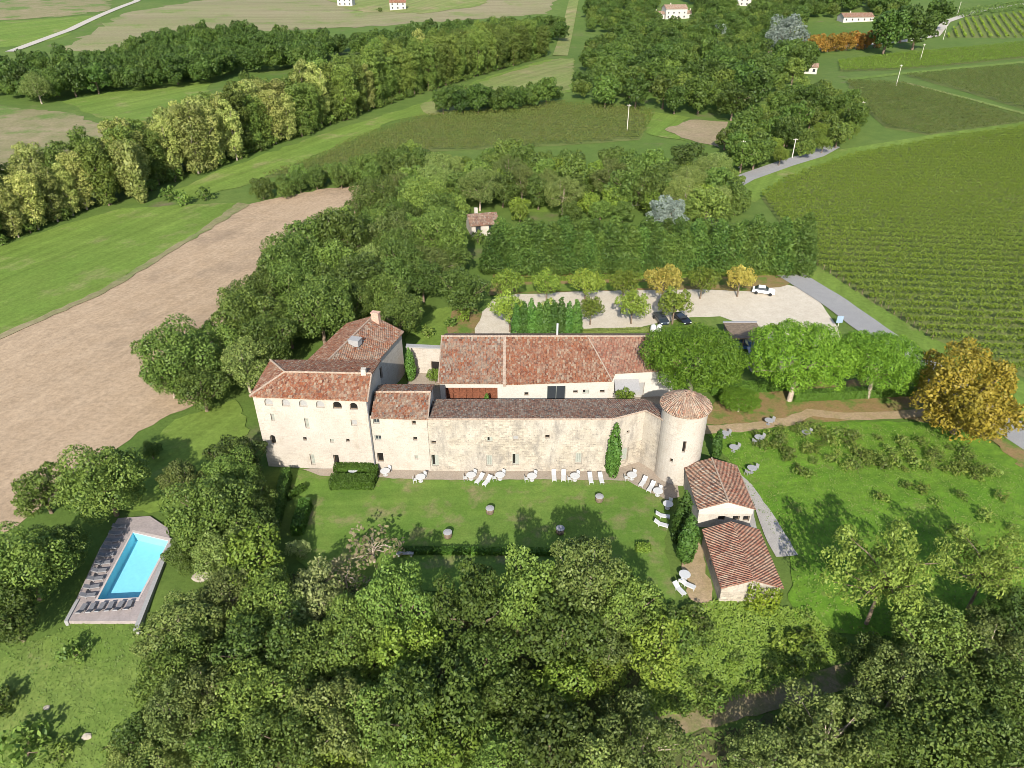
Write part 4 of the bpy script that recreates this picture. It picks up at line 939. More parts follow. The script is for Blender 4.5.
# pool loungers: two files down the left side, one row at the near end
PG = 'grey loungers around the pool'
q0, q1 = flat(116, 528, dz), flat(84, 597, dz)
dd = Vector(q1)-Vector(q0); dn = dd.normalized(); ang = math.atan2(dn.y, dn.x)
for k in range(10):
    p = Vector(q0)+dd*(k/9)
    lounger(p.x+.55, p.y, ang+math.pi+.05*(k % 3), 'grey sun lounger with dark cushion in the file along the pool left side', LD, PG, dz)
for k in range(6):
    p = flat(83+k*9.3, 611-k*.7, dz); lounger(p[0], p[1], math.pi+.1*(k % 2), 'grey sun lounger with dark cushion in the row at the near pool end', LD, PG, dz)
# grey pod planters on the lawn
m = MB(); m.lathe((0, 0, 0), [(.36, 0), (.46, .15), (.48, .55), (.40, .8), (.32, .8)], 14); PB = mesh_of(m, 'tub', M['bark'], True)
m = MB(); m.lathe((0, 0, 0), [(.50, .78), (.52, .82), (.50, .86), (.2, .92)], 14); PT = mesh_of(m, 'top', M['ltgrey'])
for (px, py), lb in (((490, 514), 'barrel table with grey top on open lawn above the deep tree shadow'), ((448, 538), 'barrel table with grey top close to the low hedge at the lawn front'), ((599, 502), 'barrel table with grey top in the shade nearest the wall cypress'), ((560, 534), 'barrel table with grey top in deep shade by the low hedge')):
    x, y = G(px, py); e = root('barrel_table', (x, y, H(x, y)+.1), lb, 'table', 'barrel tables on the lawn'); add('tub', PB, e); add('top', PT, e)
x, y = flat(405, 553, .5); m = MB(); e = root('stone_bench', (x, y, .1), 'pale stone bench beside the low hedge at the lawn front', 'bench')
m.box((x, y, .52), (1.9, .5, .1)); m.build('seat', M['blind'], e)
for s_ in (-.7, .7): m = MB(); m.box((x+s_, y, .28), (.2, .4, .38)); m.build('leg', M['blind'], e)
# grey garden furniture in the rough meadow
for (px, py), n, lb in (((724, 438), 1, 'near the tower foot'), ((733, 452), 1, 'in the grass beside the outbuilding roof'), ((758, 442), 2, 'at the left end of the rose bed'), ((768, 425), 1, 'on the edge of the dirt path'), ((805, 437), 1, 'among the upper shrubs'), ((751, 473), 2, 'nearest the outbuilding eaves')):
    x, y = G(px, py); table(x, y, 'small grey garden table '+lb, 'grey garden tables in the meadow', True)
    for k in range(n):
        a = .6+k*6.28/n; chair(x+.85*math.cos(a), y+.85*math.sin(a), a-math.pi/2, 'grey garden chair at the small table '+lb, 'grey garden chairs in the meadow', True)

# ------------------------------------------------------------------ hedges
def hedge(name, boxes, leaf, label, dens=110, size=.11, cat='hedge', group=None, seed=3):
    """clipped hedge: solid core boxes (cx,cy,z0,sx,sy,h,rz) under a leafy skin"""
    rng = np.random.default_rng(seed); c0 = boxes[0]; e = root(name, (c0[0], c0[1], H(c0[0], c0[1])), label, cat, group); m = MB(); P = []; Q = []
    for cx, cy, z0, sx, sy, hh, rz in boxes:
        z0 += H(cx, cy); m.box((cx, cy, z0+hh/2-.06), (sx*.86, sy*.86, hh-.1), rz)
        for ax, sg in ((2, 1), (0, 1), (0, -1), (1, 1), (1, -1)):
            dim = [sx, sy, hh]; o_ = [k for k in range(3) if k != ax]; n = int(dens*dim[o_[0]]*dim[o_[1]])+4
            p = rng.uniform(-.5, .5, (n, 3))*np.array(dim); p[:, ax] = sg*dim[ax]*.5+rng.normal(0, .05, n); d = np.zeros((n, 3)); d[:, ax] = sg
            c, s_ = math.cos(rz), math.sin(rz); Rm = np.array([[c, s_, 0], [-s_, c, 0], [0, 0, 1]])
            P.append(p@Rm+np.array([cx, cy, z0+hh/2])); Q.append(d@Rm)
    V, F = leaves(np.concatenate(P)-np.array(e.location)[None], np.concatenate(Q), size, rng, jit=.6)
    m.build('core', M['L_'+leaf], e); o = bpy.data.objects.new('foliage', quick_mesh('foliage', V, F, M['L_'+leaf])); COL.objects.link(o); o.parent = e; return e
hx, hy = flat(355, 464, 1.0)
hedge('box_hedge', [(flat(355, 461, 1.2)[0], 71.25, 0, 5.0, .95, 1.35, 0), (flat(352, 480, 1.0)[0], 68.7, 0, 5.4, 1.7, 1.35, 0), (flat(373, 470, 1.0)[0], 70.2, 0, 1.1, 2.2, 1.35, 0)], 'hedge', 'thick clipped box hedge folded round a white table against the manor block')
def hedge_px(a, c, w_, h_, leaf, label, n=6, **k):
    A_, B2 = Vector(flat(*a, h_)), Vector(flat(*c, h_)); d = B2-A_; L = d.length; rz = math.atan2(d.y, d.x); bx = []
    for i in range(n): p = A_.lerp(B2, (i+.5)/n); bx.append((p.x, p.y, 0, L/n+.1, w_, h_, rz))
    return hedge('clipped_hedge', bx, leaf, label, **k)
hedge_px((286, 468), (270, 527), 1.0, 1.8, 'cypress', 'tall narrow clipped hedge running down from the left corner of the manor block', seed=5)
hedge_px((305, 498), (296, 526), 1.3, 1.5, 'hedge', 'short stout clipped hedge at the left edge of the lawn', 4, seed=6)
hedge_px((287, 494), (304, 484), .6, .9, 'hedge', 'low curved hedge between the two taller clipped hedges', 4, seed=7)
hedge_px((395, 548), (470, 549), .7, .7, 'hedge', 'low dark hedge along the lawn front, left stretch', 8, seed=8)
hedge_px((472, 549), (562, 550), .7, .7, 'hedge', 'low dark hedge along the lawn front, right stretch in shade', 8, seed=9)
hedge_px((637, 545), (650, 545), .8, .8, 'lime', 'small bright clipped hedge block at the right end of the lawn front', 2, seed=10)
hedge_px((712, 385), (790, 380), 1.2, 1.6, 'hedge', 'dark clipped hedge behind the left umbrella pine', 8, seed=11)
hedge_px((795, 392), (915, 386), 1.2, 1.5, 'hedge', 'dark clipped hedge behind the right umbrella pines', 10, seed=12)
hedge_px((560, 331), (650, 328), .8, .7, 'olive', 'low ragged hedge between the barn and the car park', 8, seed=13)
hedge_px((650, 333), (730, 331), 1.1, .9, 'hedge', 'low dark hedge edging the verge beside the parked dark cars', 8, seed=14)
hedge_px((492, 278), (800, 270), .6, 1.0, 'vine2', 'dull brownish hedge at the foot of the conifer screen', 20, seed=15, dens=14, size=.2)

# ------------------------------------------------------------------ planted trees
tree_px('cypress', 614, 452, 6.9, 'slim dark cypress standing alone against the long range wall', name='cypress_tree', sz=1.28)
def at(px, py, kind, s, label, **k): x, y = G(px, py); return tree(kind, x, y, s, label, **k)
at(679, 541, 'cypress', 1.15, 'slim cypress between the tower and the lawn, farther of the pair', name='cypress_tree')
at(685, 560, 'cypress', 1.2, 'slim cypress beside the lower lawn, nearer of the pair', name='cypress_tree', sz=.85)
at(715, 459, 'cypress', .75, 'small cypress just behind the outbuilding, right of the tower', name='cypress_tree')
for k in range(9): at(516.5+k*7.3, 343, 'cypress', (1.1, 1.16, 1.22, 1.12, 1.2, 1.18, 1.24, 1.15, 1.2)[k], 'dark green cypress in the clipped row behind the barn roof', group='cypress row behind the barn', name='cypress_tree', sz=1.05)
at(487, 413, 'cypress', .62, 'small bushy cypress in the courtyard before the timber screen', name='cypress_tree', sz=.85)
x, y = flat(624, 402, 0); e = tree('palm', 16.2, 85.5, 1.25, 'spiky green palm in the courtyard beside the grey awning', 'palm', name='palm_tree')
tree('cypress', -15.6, 93.8, .95, 'dark ivy clad column tree against the corner of the rear wing', name='column_tree', sz=.95)
tree('lime', -11.8, 93, .42, 'small leafy shrub by the courtyard doorway', 'shrub', name='shrub')
for (x, y, s) in ((2.0, 85.9, .42), (3.2, 86.0, .36), (4.2, 85.9, .4), (-.3, 86.0, .3), (8.3, 86.1, .42), (10.2, 86.2, .45), (13.3, 86.2, .4), (.8, 86, .3)):
    tree('ball', x, y, s, 'small clipped shrub along the white barn front', 'shrub', 'shrubs along the barn front', name='shrub', dz=.1)
# umbrella pines, golden tree
at(688, 402, 'pine', 1.28, 'broad umbrella pine hiding the barn end behind the round tower', name='umbrella_pine', var=0)
at(789, 401, 'pine', 1.3, 'largest umbrella pine with pale leaning trunk beside the dirt path', name='umbrella_pine', var=1)
at(867, 398, 'pine', 1.1, 'smaller umbrella pine nearest the golden autumn tree', name='umbrella_pine', var=2)
at(738, 412, 'pine', .52, 'young low pine tucked between the large umbrella pines', name='umbrella_pine', sz=.7, var=1)
tree_px('golden', 971, 388, 56, 'large golden yellow autumn tree beside the road at right', name='autumn_tree')
# car park planes
fr_ = [(510, 332, 'plane'), (552, 336, 'plane'), (590, 325, 'plane'), (631, 324, 'plane'), (672, 325, 'plane')]
bk = [(507, 303, 'plane'), (546.5, 303, 'plane'), (584.5, 302, 'plane'), (622, 302, 'plane'), (661, 303, 'plane_yellow'), (700, 299, 'plane'), (737, 297, 'plane_yellow')]
lf = ['leftmost rounded green plane tree of the near car park row', 'green plane tree rising behind the cypress row in the car park', 'small green plane tree in the middle of the gravel car park', 'round green plane tree in the near car park row, left of the dark cars', 'spreading green plane tree above the two dark parked cars']
for (px, py, k), lb, s in zip(fr_, lf, (1.12, 1.0, .85, .98, 1.1)): at(px, py, k, s*1.1, lb, name='plane_tree', group='clipped planes in the car park', sz=1.14)
lk = ['leftmost green plane tree of the far car park row', 'second green plane tree in the far car park row', 'third green plane tree in the far car park row', 'green plane tree of the far row just left of the large yellow one', 'large yellow plane tree in the middle of the far car park row', 'green plane tree between the two yellow ones', 'small bright yellow plane tree at the right end of the car park']
for (px, py, k), lb, s in zip(bk, lk, (1.05, 1.0, 1.02, 1.0, 1.15, 1.0, .98)): at(px, py, k, s*1.1, lb, name='plane_tree', group='clipped planes in the car park', sz=1.14)
tree_px('oak', 398, 310, 26, 'rounded tree just behind the gable chimney of the rear wing')
tree_px('bush', 428, 331, 9, 'dark round bush on the grass beyond the courtyard wall', 'shrub', name='shrub')
tree_px('bush', 450, 322, 8, 'small round bush by the garden path behind the barn', 'shrub', name='shrub')
for px, py, k, s_ in ((588, 214, 'midlime', .9), (600, 220, 'midwood', .6), (612, 211, 'midlime', 1.0), (622, 222, 'midwood', .62), (653, 217, 'midlime', 1.0), (690, 222, 'midwood', .7), (702, 212, 'midlime', 1.1), (720, 224, 'midwood', .7), (570, 222, 'midwood', .6), (735, 215, 'midwood', .65), (520, 222, 'midlime', .7), (606, 200, 'midwood', .7), (660, 200, 'midwood', .8), (680, 205, 'midlime', 1.1)):
    at(px, py, k, s_, 'small garden tree around the pale house beyond the conifer screen', group='garden trees beyond the screen', name='garden_tree')
at(478, 243, 'bush', 1.8, 'round bush before the red roofed house beyond the screen', cat='shrub', name='shrub')
for px, py, k, r_ in ((168, 376, 'olive', 22), (196, 352, 'oak', 26), (150, 448, 'oak', 11)): tree_px(k, px, py, r_, 'rounded green tree on the edge of the ploughed field left of the manor block', group='edge trees left of the manor', name='edge_tree')
# conifer screen
for k in range(30):
    px = 494+k*10.4; x, y = G(px, 272); tree('conifer', x+RNG.uniform(-.5, .5), y+RNG.uniform(-.4, .8), RNG.uniform(.9, 1.25), 'tall feathery dark conifer in the screen behind the car park', group='conifer screen behind the car park', name='conifer_tree', sz=RNG.uniform(.78, 1.0)*(1.0+.003*k))
    x, y = G(px+5, 262); tree('conifer', x+RNG.uniform(-.5, .5), y+RNG.uniform(-.5, 1), RNG.uniform(1.0, 1.2), 'tall feathery dark conifer in the screen behind the car park', group='conifer screen behind the car park', name='conifer_tree', sz=RNG.uniform(.8, .95)*(1.0+.003*k))
tree_px('dark', 464, 288, 25, 'large rounded dark evergreen at the left end of the car park', sz=1.0)
tree_px('limebush', 465, 314, 10, 'clipped round shrub under the large dark evergreen', 'shrub', name='shrub')
tree_px('blue', 668, 213, 20, 'domed grey blue conifer standing behind the screen', name='blue_conifer')
tree_px('blue', 786, 34, 19, 'tall grey blue cedar in the far wood before the orange hedge trees', name='blue_conifer', sz=1.2)
tree_px('blue', 716, 33, 11, 'small grey blue cedar in the far wood below the pale houses', name='blue_conifer')

# ------------------------------------------------------------------ foreground trees, one by one
FW = 'trees of the wood below the lawn'
near = [('dark', 40, 487, 27, 'left tree of the pair at the edge of the ploughed field'), ('oak', 101, 474, 42, 'right and larger tree of the pair at the edge of the ploughed field'),
 ('oak', 20, 560, 44, 'leafy tree at the left frame edge beside the pool'), ('oak', 55, 545, 30, 'tree with bare leaning trunk just left of the pool'), ('dark', 8, 612, 34, 'dark tree at the left frame edge below the pool'),
 ('oak', 207, 505, 44, 'large tree right of the pool whose crown overhangs the water'), ('olive', 180, 478, 26, 'small tree between the pool and the manor block'), ('dark', 238, 455, 26, 'dark tree at the left corner of the manor block'), ('oak', 252, 497, 26, 'tree beside the tall narrow hedge'),
 ('lime', 258, 560, 40, 'light green tree above the pale shrub'), ('palegreen', 290, 612, 27, 'pale yellow green shrub mass beside the lawn corner wood'), ('palegreen', 316, 592, 30, 'pale yellow green shrub like tree at the lawn corner'), ('palegreen', 299, 548, 11, 'small pale greyish tree at the left lawn edge'),
 ('olive', 178, 622, 42, 'dull green tree below the pool wall'), ('olive', 228, 592, 36, 'dull green tree right of the pool wall'), ('oak', 234, 474, 30, 'bushy tree against the left corner wall of the manor block'), ('olive', 222, 548, 32, 'dull green tree filling the belt above the pale boulder'), ('oak', 190, 548, 22, 'small leafy tree overhanging the far pool corner'), ('oak', 268, 598, 38, 'leafy tree just left of the pale shrub like tree'), ('dark', 258, 528, 24, 'dark tree at the foot of the tall narrow hedge'), ('dark', 262, 640, 40, 'dark tree in the middle of the left wood')]
for k, a, c, r_, lb in near: tree_px(k, a, c, r_, lb)
wood = [('oak', 300, 660, 44), ('oak', 350, 630, 40), ('oak', 400, 600, 38), ('lime', 415, 650, 36), ('lime', 378, 662, 30), ('dark', 470, 606, 36), ('oak', 528, 586, 44), ('olive', 590, 572, 46), ('dark', 560, 630, 44), ('olive', 610, 628, 42),
 ('oak', 480, 660, 46), ('oak', 630, 600, 36), ('dark', 430, 700, 50), ('oak', 395, 720, 52), ('lime', 440, 742, 42), ('oak', 510, 700, 44), ('olive', 340, 720, 50), ('lime', 560, 690, 38), ('oak', 290, 735, 48), ('lime', 330, 770, 40),
 ('oak', 500, 755, 46), ('dark', 550, 745, 50), ('olive', 640, 740, 50), ('olive', 595, 760, 44), ('oak', 235, 740, 44), ('oak', 168, 672, 36), ('olive', 172, 712, 38), ('dark', 145, 738, 30), ('oak', 190, 645, 34), ('olive', 128, 765, 30), ('olive', 205, 690, 42), ('olive', 160, 755, 36), ('lime', 655, 650, 38), ('lime', 600, 672, 26), ('oak', 255, 690, 46)]
for k, a, c, r_ in wood:
    tree_px(k, a, c, r_, {'oak': 'mid green leafy tree crowded in the wood below the lawn', 'olive': 'dull olive green tree crowded in the wood below the lawn', 'dark': 'dark green tree crowded in the wood below the lawn', 'lime': 'fresh light green tree crowded in the wood below the lawn'}[k], group=FW+' '+{'oak': 'mid green', 'olive': 'olive', 'dark': 'dark', 'lime': 'light'}[k], sz=1.45 if c < 612 and k != 'lime' else RNG.uniform(.9, 1.25))  # the dark kind has a darker leaf colour of its own
right = [('openpine', 888, 568, 60, 'open crowned pale green pine with bare limbs on the meadow'), ('openpine', 990, 564, 48, 'smaller open crowned pine at the right frame edge')]
for k, a, c, r_, lb in right: tree_px(k, a, c, r_, lb, name='pine_tree', sz=1.3)
wr = [('oak', 935, 632, 44), ('olive', 985, 650, 44), ('oak', 1010, 690, 50), ('olive', 900, 680, 44), ('olive', 830, 730, 52), ('oak', 880, 745, 50), ('oak', 950, 710, 52), ('olive', 770, 757, 42), ('dark', 1015, 620, 36), ('dark', 925, 750, 46), ('oak', 990, 755, 54), ('olive', 820, 775, 46), ('dark', 870, 655, 24)]
for k, a, c, r_ in wr: tree_px(k, a, c, r_, {'oak': 'mid green leafy tree in the wood at the lower right', 'olive': 'dull olive green tree in the wood at the lower right', 'dark': 'dark green tree in the wood at the lower right'}[k], group='trees of the lower right wood '+k)
tree_px('dry', 372, 545, 30, 'thin half bare bushy tree with pale limbs on the lawn', sz=.9)
tree_px('dry', 345, 575, 22, 'brownish twiggy bush below the half bare tree on the lawn', 'shrub', name='shrub')
# shrubs on the bank right of the wood and by the pool
for i in range(62):
    a, c = RNG.uniform(655, 815), RNG.uniform(612, 735)
    if c > 735-(a-655)*.42 and c < 765-(a-655)*.42: continue          # the track stays clear
    k = RNG.choice(['limebush', 'bush', 'bush', 'rosebush', 'bush', 'rosebush']); x, y = G(a, c)
    if math.dist((x, y), (24.3, 48.5)) < 3.6: continue
    tree(k, x, y, RNG.uniform(.6, 1.25), 'low tangled green bush on the bank below the low stone shed', 'shrub', 'bushes on the bank below the shed', 'shrub', RNG.uniform(.6, .9))
cr, tk = PROTO['ivy'][0]; plant(cr, tk, (25.7, 49.75, H(25.7, 49.7)-.4), 1.15, 1.05, 0.0, 'bright yellow green ivy mass climbing the gable of the low stone shed', 'ivy', None, 'ivy')
tree_px('bush', 72, 653, 15, 'round dark bush alone on the slope below the pool', 'shrub', name='shrub')
for a, c, r_ in ((22, 745, 26), (60, 752, 16), (0, 700, 20), (120, 748, 16)): tree_px('bush', a, c, r_, 'low dark shrub in the grass at the lower left corner', 'shrub', 'shrubs at the lower left corner', 'shrub')
# rose bed and shrubs in the rough meadow
rr = random.Random(5)
bed = gp([(742, 432), (800, 428), (880, 440), (960, 448), (1000, 478), (940, 474), (890, 470), (850, 474), (800, 478), (776, 468)])
n = 0
while n < 95:
    x = rr.uniform(min(p[0] for p in bed), max(p[0] for p in bed)); y = rr.uniform(min(p[1] for p in bed), max(p[1] for p in bed))
    if inside((x, y), bed): tree('rosebush', x, y, rr.uniform(.8, 1.5), 'low straggling rose bush planted in the rough meadow', 'shrub', 'rose bushes in the meadow', 'rose_bush'); n += 1
for a, c in ((920, 492), (935, 505), (880, 500), (960, 498), (985, 520), (1000, 500), (955, 535), (905, 488), (975, 480), (1010, 530)):
    x, y = G(a, c); tree('rosebush', x, y, rr.uniform(.9, 1.5), 'rough dry shrub on the meadow near the golden tree', 'shrub', 'dry shrubs on the meadow', 'shrub')

# ------------------------------------------------------------------ woods, filled by spacing
BLOCK = [(-36, 64, 30, 104)]
HOUSES = [(676, 11, 22), (744, 3, 11), (858, 16, 15), (775, 53, 6), (810, 69, 7), (485, 224, 32), (638, 197, 11), (372, 3, 40)]
def PJ(x, y, z):
    z -= CAM_H; d = y*CT-z*ST; return 512+FPX*x/d, 384-FPX*(y*ST+z*CT)/d
def hides(x, y, hh=6):
    for q in (1, hh, hh*1.5):
        a, c = PJ(x, y, H(x, y)+q)
        if any(math.hypot(a-u, (c-v)*2.0) < r_ for u, v, r_ in HOUSES): return True
    return False
def fillwood(polypx, dist, kinds, label, group, srange=(.8, 1.2), seed=0, name=None, maxn=120):
    rng = random.Random(seed); poly = gp(polypx); P = []; xs_ = [p[0] for p in poly]; ys_ = [p[1] for p in poly]; tries = 0
    while tries < 9000 and len(P) < maxn:
        tries += 1; x, y = rng.uniform(min(xs_), max(xs_)), rng.uniform(min(ys_), max(ys_))
        if not inside((x, y), poly) or any(b0[0] < x < b0[2] and b0[1] < y < b0[3] for b0 in BLOCK): continue
        if any((x-p[0])**2+(y-p[1])**2 < dist*dist for p in P) or hides(x, y): continue
        P.append((x, y)); k = rng.choice(kinds); tree(k, x, y, rng.uniform(*srange), label, group=group, name=name, sz=rng.uniform(.9, 1.12))
    return P
CNT = {}
def fw(tag_, *a, **k): CNT[tag_] = len(fillwood(*a, **k))
fw('W1', [(172, 404), (205, 372), (250, 330), (300, 285), (345, 255), (380, 235), (470, 235), (500, 250), (470, 268), (430, 300), (405, 322), (330, 345), (295, 368), (262, 380), (250, 402), (215, 415)], 5.3, ['oak', 'oak', 'olive', 'dark', 'oak'], 'rounded green tree in the wood between the ploughed field and the rear wing', 'wood behind the rear wing', (.8, 1.4), 1)
fw('hedgerow', [(258, 196), (330, 178), (415, 160), (430, 172), (380, 186), (330, 190), (262, 203)], 4.5, ['midwood', 'middark'], 'bushy tree in the hedgerow along the top of the ploughed field', 'hedgerow above the ploughed field', (.5, .75), 2)
fw('W2', [(395, 200), (430, 178), (520, 170), (600, 176), (690, 176), (730, 190), (740, 215), (700, 225), (640, 215), (600, 205), (580, 215), (520, 216), (500, 228), (440, 236), (385, 236)], 6.2, ['midwood', 'middark', 'midwood', 'midlime', 'middark', 'olive'], 'rounded green tree in the wood beyond the conifer screen', 'wood beyond the conifer screen', (.8, 1.2), 3)
fw('clump', [(430, 116), (470, 108), (545, 104), (560, 100), (548, 108), (480, 116)], 5.5, ['farwood', 'fardark'], 'dark rounded tree in the clump before the middle vineyard', 'clump before the middle vineyard', (.7, 1.0), 4)
fw('W4', [(568, 106), (640, 112), (735, 124), (770, 100), (800, 80), (815, 56), (740, 38), (640, 32), (590, 56)], 8.0, ['farwood', 'fardark', 'farwood', 'farlime'], 'tall dense tree in the dark wood on the far right hillside', 'wood on the far right hillside', (.85, 1.3), 5, maxn=190)
fw('W5', [(738, 174), (790, 165), (845, 148), (862, 128), (838, 104), (800, 96), (770, 110), (745, 135), (722, 150)], 5.2, ['farwood', 'farlime', 'farlime', 'lime'], 'leafy tree in the belt beside the bend of the road', 'tree belt by the road bend', (.65, .95), 6)
fw('W4b', [(590, 34), (700, 34), (800, 42), (800, 20), (900, 16), (900, 2), (700, 2), (590, 6)], 9.5, ['farwood', 'fardark', 'farlime'], 'distant tree among the houses on the hillside', 'distant trees on the hillside', (.8, 1.25), 7, maxn=420)
fw('W7', [(-30, 92), (40, 104), (120, 94), (215, 84), (240, 74), (330, 70), (330, 52), (240, 42), (170, 44), (110, 66), (0, 80)], 7.5, ['farwood', 'fardark', 'fardark'], 'dense dark tree in the wood at the upper left', 'wood at the upper left', (.85, 1.25), 8, maxn=190)
fw('W8', [(330, 55), (420, 38), (470, 34), (560, 30), (562, 44), (480, 52), (400, 62)], 9, ['fardark', 'farwood'], 'dark tree in the wood beyond the poplar row', 'wood beyond the poplars', (.8, 1.1), 9)
for k in range(8):
    x, y = G(808+k*9.5, 54-k*.9); tree('orange', x, y, 1.5, 'orange autumn tree in the line beside the far road', group='orange trees by the far road', name='autumn_tree')
for px, py, r_ in ((889, 30, 20), (918, 28, 18), (905, 22, 17), (940, 14, 14)): tree_px('fardark', px, py, r_, 'large rounded dark tree where the far road bends', group='rounded trees at the far road bend')
# poplar rows
def row(line, dist, off, kinds, label, group, sr, seed):
    rng = random.Random(seed); C = densify(gp(line), dist, 0, rng, False)
    for i, p in enumerate(C):
        d = (Vector(C[min(i+1, len(C)-1)])-Vector(C[max(i-1, 0)])).normalized(); q = Vector(p)+Vector((-d.y, d.x))*(off+rng.uniform(-2.2, 2.2))
        f = i/max(1, len(C)-1); k = kinds(f, rng); tree(k, q.x, q.y, rng.uniform(*sr), label[k], group=group+(' yellowing' if k == 'poplar' else ' green'), name='poplar_tree')
LP = {'poplar': 'tall yellowing poplar in the long double row across the valley', 'poplar_green': 'tall green poplar in the long double row across the valley'}
L1 = [(-60, 268), (0, 246), (60, 222), (110, 206), (138, 200)]; L2 = [(150, 192), (200, 174), (260, 152), (330, 126), (400, 101), (470, 79), (545, 56)]
kk = lambda f, r: 'poplar' if r.random() > (.35 if f < .17 else .6 if f < .27 else .95) else 'poplar_green'
for off, sd_ in ((2, 1), (9, 2), (16, 3)):
    row(L1, 4.4, off, lambda f, r: 'poplar' if r.random() < .58 else 'poplar_green', {k: v.replace('double row across the valley', 'row beside the left grass field') for k, v in LP.items()}, 'poplars beside the left field', (.7, 1.1), sd_)
    row(L2, 5.0, off, kk, LP, 'poplars across the valley', (.85, 1.22), 10+sd_)
for i, p in enumerate(densify(gp(L2), 7, 1.0, random.Random(3), False)+densify(gp(L1), 7, 1.0, random.Random(4), False)): tree('bush', p[0], p[1]+1, RNG.uniform(1.3, 2.6), 'low bush at the foot of the poplars', 'shrub', 'undergrowth bushes below the poplars', 'shrub')
at(143, 203, 'column', 2.2, 'slim golden column poplar at the end of the left row', name='poplar_tree', sz=1.2)
at(42, 104, 'olive', 1.5, 'dull olive tree standing before the wood at the upper left', name='broadleaf_tree')
for px, py in ((108, 128), (116, 132), (186, 205), (206, 200), (170, 200), (460, 28), (380, 12)): at(px, py, 'bush', 2.4, 'lone bush on the field edge', cat='shrub', group='bushes on field edges', name='shrub')

# ------------------------------------------------------------------ vineyards
def vines(name, poly, direction, gap, per_m, size, leaf, label, hgt=1.35, seed=1):
    rng = np.random.default_rng(seed); d = Vector(direction).normalized(); n_ = Vector((-d.y, d.x)); S_ = [Vector(p).dot(n_) for p in poly]; T_ = [Vector(p).dot(d) for p in poly]; C = []
    s_ = min(S_)+gap/2
    while s_ < max(S_):
        ts = []
        for i in range(len(poly)):
            a, c = i-1, i
            if (S_[a] > s_) != (S_[c] > s_): ts.append(T_[a]+(T_[c]-T_[a])*(s_-S_[a])/(S_[c]-S_[a]))
        ts.sort()
        for t0, t1 in zip(ts[::2], ts[1::2]):
            n = int((t1-t0)*per_m); t = rng.uniform(t0, t1, n); gapm = np.sin(t*1.7+s_*5)+np.sin(t*.61+s_)*1.1 > -1.95
            t = t[gapm]; n = len(t); q = s_+rng.normal(0, .26, n); z = .3+hgt*rng.beta(2.6, 1.2, n)
            x = d.x*t+n_.x*q; y = d.y*t+n_.y*q; hh = np.array([H(a, b2) for a, b2 in zip(x, y)]); C.append(np.stack([x, y, z+hh], 1))
        s_ += gap
    C = np.concatenate(C); up = np.zeros_like(C); up[:, 2] = .8; up[:, 1] = -.5
    V, F = leaves(C, up, size, rng, jit=.4); o = bpy.data.objects.new(name, quick_mesh(name, V, F, M['L_'+leaf])); COL.objects.link(o)
    return tag(o, label, 'vines', None, 'stuff')
def clipx(poly, m_): return [(max(-400, min(m_, p[0])), p[1]) for p in poly]
vines('vine_rows', V1, (1, -.10), 3.1, 42, .19, 'vine', 'wide green vineyard of close rows beyond the road at right')
vines('vine_rows', V2, (1, -.12), 2.6, 12, .28, 'vine3', 'dark narrow vineyard parcel between two grass tracks', seed=2)
vines('vine_rows', V3, (1, -.06), 2.8, 10, .3, 'vine3', 'brownish vineyard parcel above the diagonal track', seed=3)
vines('vine_rows', V4, (1, .0), 2.8, 8, .34, 'vine', 'pale green vineyard strip below the far road', seed=4)
vines('vine_rows', V5, (.45, 1), 5.0, 2.2, .7, 'vine', 'far vineyard with widely spaced rows climbing the hill', seed=5)
vines('vine_rows', V6, (1, .04), 2.6, 12, .26, 'vine3', 'dull green vineyard in the middle distance behind the woods', seed=6)
vines('vine_rows', V7, (1, .0), 3.5, 2, .8, 'dark', 'dark far vineyard at the top right', seed=7)
m = MB(); m.box((0, 0, .6), (.09, .09, 1.3)); PO = mesh_of(m, 'vine_post', M['bark'])
for k in range(20):
    x, y = G(812+k*6.4, 262+k*4.1); o = bpy.data.objects.new('vine_post', PO); COL.objects.link(o); o.location = (x-.3, y, H(x, y)); tag(o, 'short weathered vine post at a row end along the road verge', 'post', 'vine posts along the road verge')

plant_all(285)
# rough grass tufts
rng = np.random.default_rng(11)
def tufts(name, polypx, n, size, leaf, label, seed):
    rg = np.random.default_rng(seed); poly = gp(polypx); a = np.array(poly); P = []
    while len(P) < n:
        x, y = rg.uniform(a[:, 0].min(), a[:, 0].max()), rg.uniform(a[:, 1].min(), a[:, 1].max())
        if inside((x, y), poly): P.append((x, y, H(x, y)+.12+size*.3))
    P = np.array(P); up = np.zeros_like(P); up[:, 2] = .9; up[:, 1] = -.6
    V, F = leaves(P, up, size, rg, .4, .45); o = bpy.data.objects.new(name, quick_mesh(name, V, F, M['L_'+leaf])); COL.objects.link(o); return tag(o, label, 'grass', None, 'stuff')
tufts('grass_tufts', [(706, 436), (830, 424), (940, 428), (1060, 500), (1060, 600), (900, 640), (800, 630), (790, 560), (750, 500)], 9000, .13, 'grass', 'tufts of rough bright grass over the right meadow', 1)
tufts('grass_tufts', [(-40, 640), (40, 640), (120, 600), (170, 620), (220, 780), (-60, 800)], 6000, .10, 'grass', 'tufts of rough grass on the slope below the pool', 2)
tufts('undergrowth', [(640, 620), (720, 600), (800, 610), (860, 650), (800, 680), (700, 712), (640, 720)], 9000, .2, 'lime', 'tangled green undergrowth on the bank below the shed', 3)
tufts('undergrowth', [(200, 600), (300, 570), (640, 620), (650, 790), (300, 900), (150, 800)], 9000, .22, 'oak', 'dark undergrowth on the floor of the wood below the lawn', 4)
tufts('undergrowth', [(660, 745), (900, 690), (1060, 620), (1100, 850), (640, 850)], 7000, .22, 'oak', 'dark undergrowth on the floor of the lower right wood', 5)

